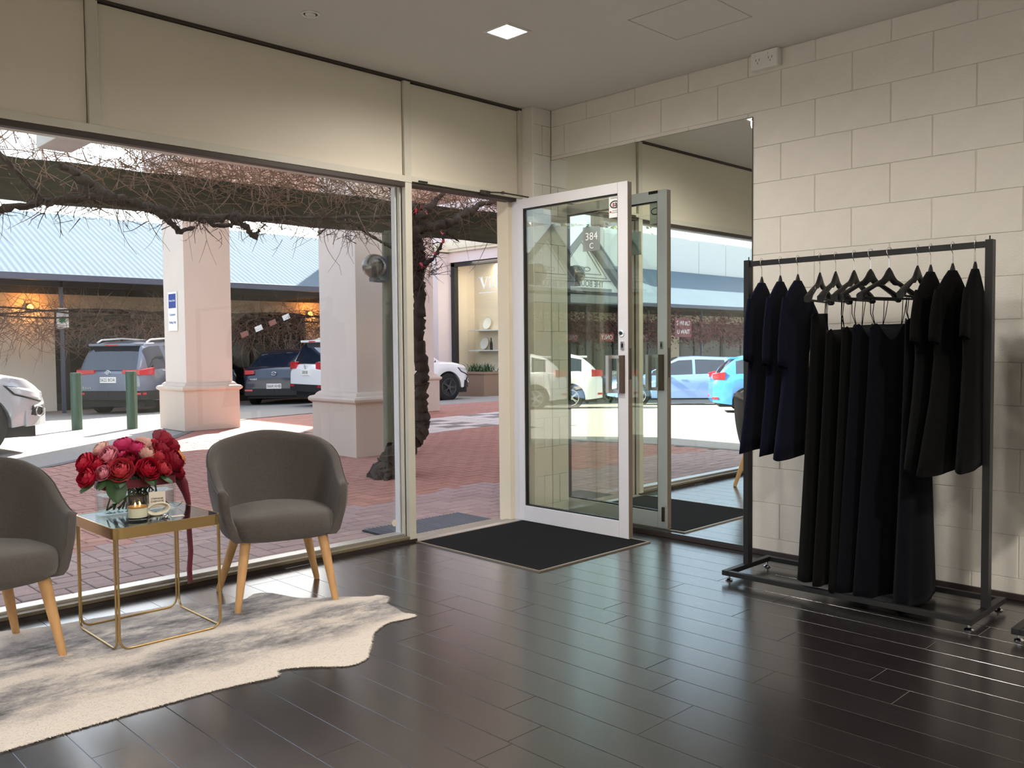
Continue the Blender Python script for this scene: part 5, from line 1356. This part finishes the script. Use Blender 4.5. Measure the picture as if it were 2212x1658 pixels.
# strap-leaved plants
for i, (x, y) in enumerate([(-16.3, 14.3), (-17.9, 14.9), (-19.5, 15.2)]):
    t = thing('strap_plant', ['strap-leaved green plant nearest the white hatchback, seen in the mirror', 'middle strap-leaved green plant by the porch, seen in the mirror', 'strap-leaved green plant nearest the wagon, seen in the mirror'][i], 'plant', (x, y, ground_z(x, y)-.02))
    q = random.Random(i); b = MB()
    for _ in range(60):
        a = q.uniform(0, 6.28); L = q.uniform(.6, 1.15); w = .03; up_ = q.uniform(.6, 1.4); P = []
        for k in range(5): f = k/4; P.append(Vector((math.cos(a)*L*f*.7, math.sin(a)*L*f*.7, L*up_*(f-.55*f*f))))
        sd_ = Vector((-math.sin(a), math.cos(a), 0))*w
        b.rows([[p-sd_*(1-k/4.4) for k, p in enumerate(P)], [p+sd_*(1-k/4.4) for k, p in enumerate(P)]], False)
    b.build('leaves', mat('strap_green%d' % i, S(70, 104, 50), .5, var=.3), t, kind='stuff')
# ================================================================ PINK SHOP WING AT THE RIGHT
wg = thing('pink_shop_wing', 'pink rendered shop wing with a display window beyond the white SUV', 'building', (12.6, 14, -.25))
MB().box(0, .3, 2.15, 3.05, 0, 9.5).build('wall', 'wing_pink', wg); MB().box(0, .3, -12, 2.15, 3.98, 11.2).build('wall', 'wing_pink', wg); MB().box(.02, .28, -12, -5, 0, 3.98).build('wall', 'wing_pink', wg)  # upper walls raised out of view, in two heights, to shade the paving
MB().box(-.45, .3, 1.75, 2.55, 0, 4.25).build('pilaster', 'wing_pink', wg)
MB().box(0, .3, 3.05, 7, 0, 9.5).build('wall', 'wing_pink', wg)
MB().box(.02, .2, 3.4, 6.0, 1.35, 2.3).build('side_window', mat('sky_pane', S(120, 150, 190), .1), wg)
for a in ((-.10, 4.28, 4.36), (-.14, 4.36, 4.46), (-.06, 4.46, 4.62)): MB().box(a[0], .2, -12, 7, a[1], a[2]).build('cornice', 'cream_render', wg)
for a in ((-.55, 4.28, 4.36), (-.59, 4.36, 4.46)): MB().box(a[0], .0, 1.65, 2.65, a[1], a[2]).build('cornice', 'cream_render', wg)
fr = MB()
for y in (1.58, -4.9): fr.box(.05, .2, y, y+.16, .25, 3.98)
fr.box(.05, .2, -4.9, 1.74, 3.86, 3.98); fr.build('window_frame', 'shop_frame', wg)
MB().box(.12, .126, -4.8, 1.6, .3, 3.9).build('window_pane', 'window_glass', wg)
MB().box(1.0, 1.2, -5, 2.2, 0, 4.1).build('display_back', mat('display_cream', S(222, 208, 186), .8), wg)
MB().box(0.2, 1.8, 1.75, 2.1, 0, 4.1).build('display_side', 'display_cream', wg)
MB().box(0.1, 2, -5, 2.1, 0, .30).build('display_floor', 'display_cream', wg)
MB().box(0.2, 2, -5, 2.1, 4.0, 4.1).build('display_ceiling', 'parapet_white', wg)
l = bpy.data.lights.new('display_light', 'AREA'); l.energy = 45; l.size = 1.2; l.color = (1, .90, .74); lo = bpy.data.objects.new('display_light', l); COL.objects.link(lo); lo.location = (13.15, 14.2, 3.7)
YS = .56                                      # serif capitals built by hand; u runs left to right as read from the street
def glyph(polys):
    g = MB()
    for P in polys: g.prism([(YS-u_*.68, 3.14+z_*.68) for u_, z_ in P], .10, .104, 'x')
    g.build('window_lettering', 'sign_white', wg)
rc = lambda a, b, c, d: [(a, c), (b, c), (b, d), (a, d)]
glyph([[(.06, .50), (.17, .50), (.33, .10), (.29, .0)], [(.29, .0), (.33, .0), (.52, .50), (.475, .50)], rc(-.01, .23, .48, .51), rc(.40, .56, .48, .51)])
glyph([rc(.63, .71, .02, .36), rc(.58, .76, 0, .03), rc(.58, .66, .335, .36)]); glyph([[(.67+.052*math.cos(k*.5236), .46+.052*math.sin(k*.5236)) for k in range(12)]])
for u0 in (.82, 1.06): glyph([rc(u0+.05, u0+.13, .02, .54), rc(u0, u0+.18, 0, .03), rc(u0, u0+.08, .515, .54)])
text('eroy & Boch', .36, 'sign_white', wg, (.102, YS-.885, 3.265), FACE_NX, 'window_lettering', .002, align='LEFT', bold=.008)
MB().box(.10, .105, -2.2, .56, 3.02, 3.045).build('lettering_rule', 'sign_white', wg)
for y0, y1, zz in ((.55, 1.5, (.75, 1.35, 1.95, 2.25)), (-.6, .45, (.75, 1.35, 1.95, 2.25))):
    for z in zz[:3]: MB().box(.52, .98, y0, y1, z, z+.03).build('shelf', 'parapet_white', wg)
    MB().box(.94, .995, y0, y1, .5, 2.4).build('shelf_back', 'display_cream', wg)
def ware(name, label, cat, prof, loc, m, tilt=0, n=20):
    o = tag(MB().lathe(prof, n).build(name, m, smooth=True), label, cat); o.location = loc; o.rotation_euler = (0, tilt, 0); return o
bx_, by_, bz_ = 12.6, 14, -.25
plate_p = [(0, 0), (.06, 0), (.17, .02), (.175, .026), (.06, .008), (0, .008)]
ware('dinner_plate', 'oval white platter standing on the upper left shelf of the far shop window', 'plate', plate_p, (bx_+.86, by_+1.02, bz_+2.17), 'white_plastic', R(-75))
ware('dinner_plate', 'round white plate standing on the middle shelf of the far shop window', 'plate', plate_p, (bx_+.86, by_+1.15, bz_+1.57), 'white_plastic', R(-75))
bot = [(0, 0), (.045, 0), (.045, .2), (.018, .27), (.018, .36), (0, .36)]
ware('dark_bottle', 'dark bottle beside the round plate in the far shop window', 'bottle', bot, (bx_+.72, by_+.72, bz_+1.38), 'shop_frame')
ware('dark_vase', 'dark blue vase on the upper right shelf of the far shop window', 'vase', [(0, 0), (.05, 0), (.11, .42), (.1, .42), (.04, .02)], (bx_+.72, by_+.12, bz_+1.98), mat('cobalt', S(30, 44, 90), .3))
bowl = [(0, 0), (.07, 0), (.16, .11), (.155, .11), (.06, .012)]
ware('white_bowl', 'white bowl on the right middle shelf of the far shop window', 'bowl', bowl, (bx_+.72, by_-.05, bz_+1.38), 'white_plastic')
ware('white_bowl', 'white bowl on the low left shelf of the far shop window', 'bowl', bowl, (bx_+.72, by_+1.1, bz_+.78), 'white_plastic')
ware('white_cup', 'white cup on the low right shelf of the far shop window', 'cup', [(0, 0), (.04, 0), (.06, .09), (.055, .09), (.035, .01)], (bx_+.72, by_+.2, bz_+.78), 'white_plastic')
pl = thing('planter_box', 'brown planter box with low green plants under the far shop window', 'planter', (12.1, 13.9, -.15))
MB().box(-.35, .35, -.55, .55, -.1, .62).build('box', mat('planter_brown', S(150, 124, 104), .8), pl, bevel=.01); MB().box(-.38, .38, -.58, .58, .62, .68).build('rim', 'planter_brown', pl)
b = MB(); q = random.Random(8)
for _ in range(120):
    a = q.uniform(0, 6.28); L = q.uniform(.2, .4); w = .018; c0 = Vector((q.uniform(-.25, .25), q.uniform(-.45, .45), .66)); P = [c0+Vector((math.cos(a)*L*f*.8, math.sin(a)*L*f*.8, L*(1.3*f-.6*f*f))) for f in (0, .33, .66, 1)]
    sd_ = Vector((-math.sin(a), math.cos(a), 0))*w; b.rows([[p-sd_*(1-k/3.4) for k, p in enumerate(P)], [p+sd_*(1-k/3.4) for k, p in enumerate(P)]], False)
b.build('plants', 'leaf_green', pl, kind='stuff')
# lettered notices under the far verandah (seen in the mirror)
ns = thing('parking_notice', 'small red notice reading ONLY under the far verandah, seen in the mirror', 'sign', (-21.9, 17.32, 1.55))
MB().box(-.42, .42, 0, .02, -.15, .15).build('panel', 'sign_red', ns); text('ONLY', .26, 'sign_white', ns, (0, -.003, 0), FACE_NY, 'notice_lettering', .001)
nw = thing('window_notice', 'white lettering on a dull red shop notice behind the vine, seen in the mirror', 'sign', (-27.3, 17.5, 2.0))
MB().box(-.62, .62, 0, .02, -.42, .38).build('panel', mat('dull_red', S(120, 60, 64), .7), nw)
for bdy, z in (('S WHILE', .17), ('U WAIT', -.2)): text(bdy, .27, 'sign_white', nw, (0, -.004, z), FACE_NY, 'notice_lettering', .001, sx=-1.0)
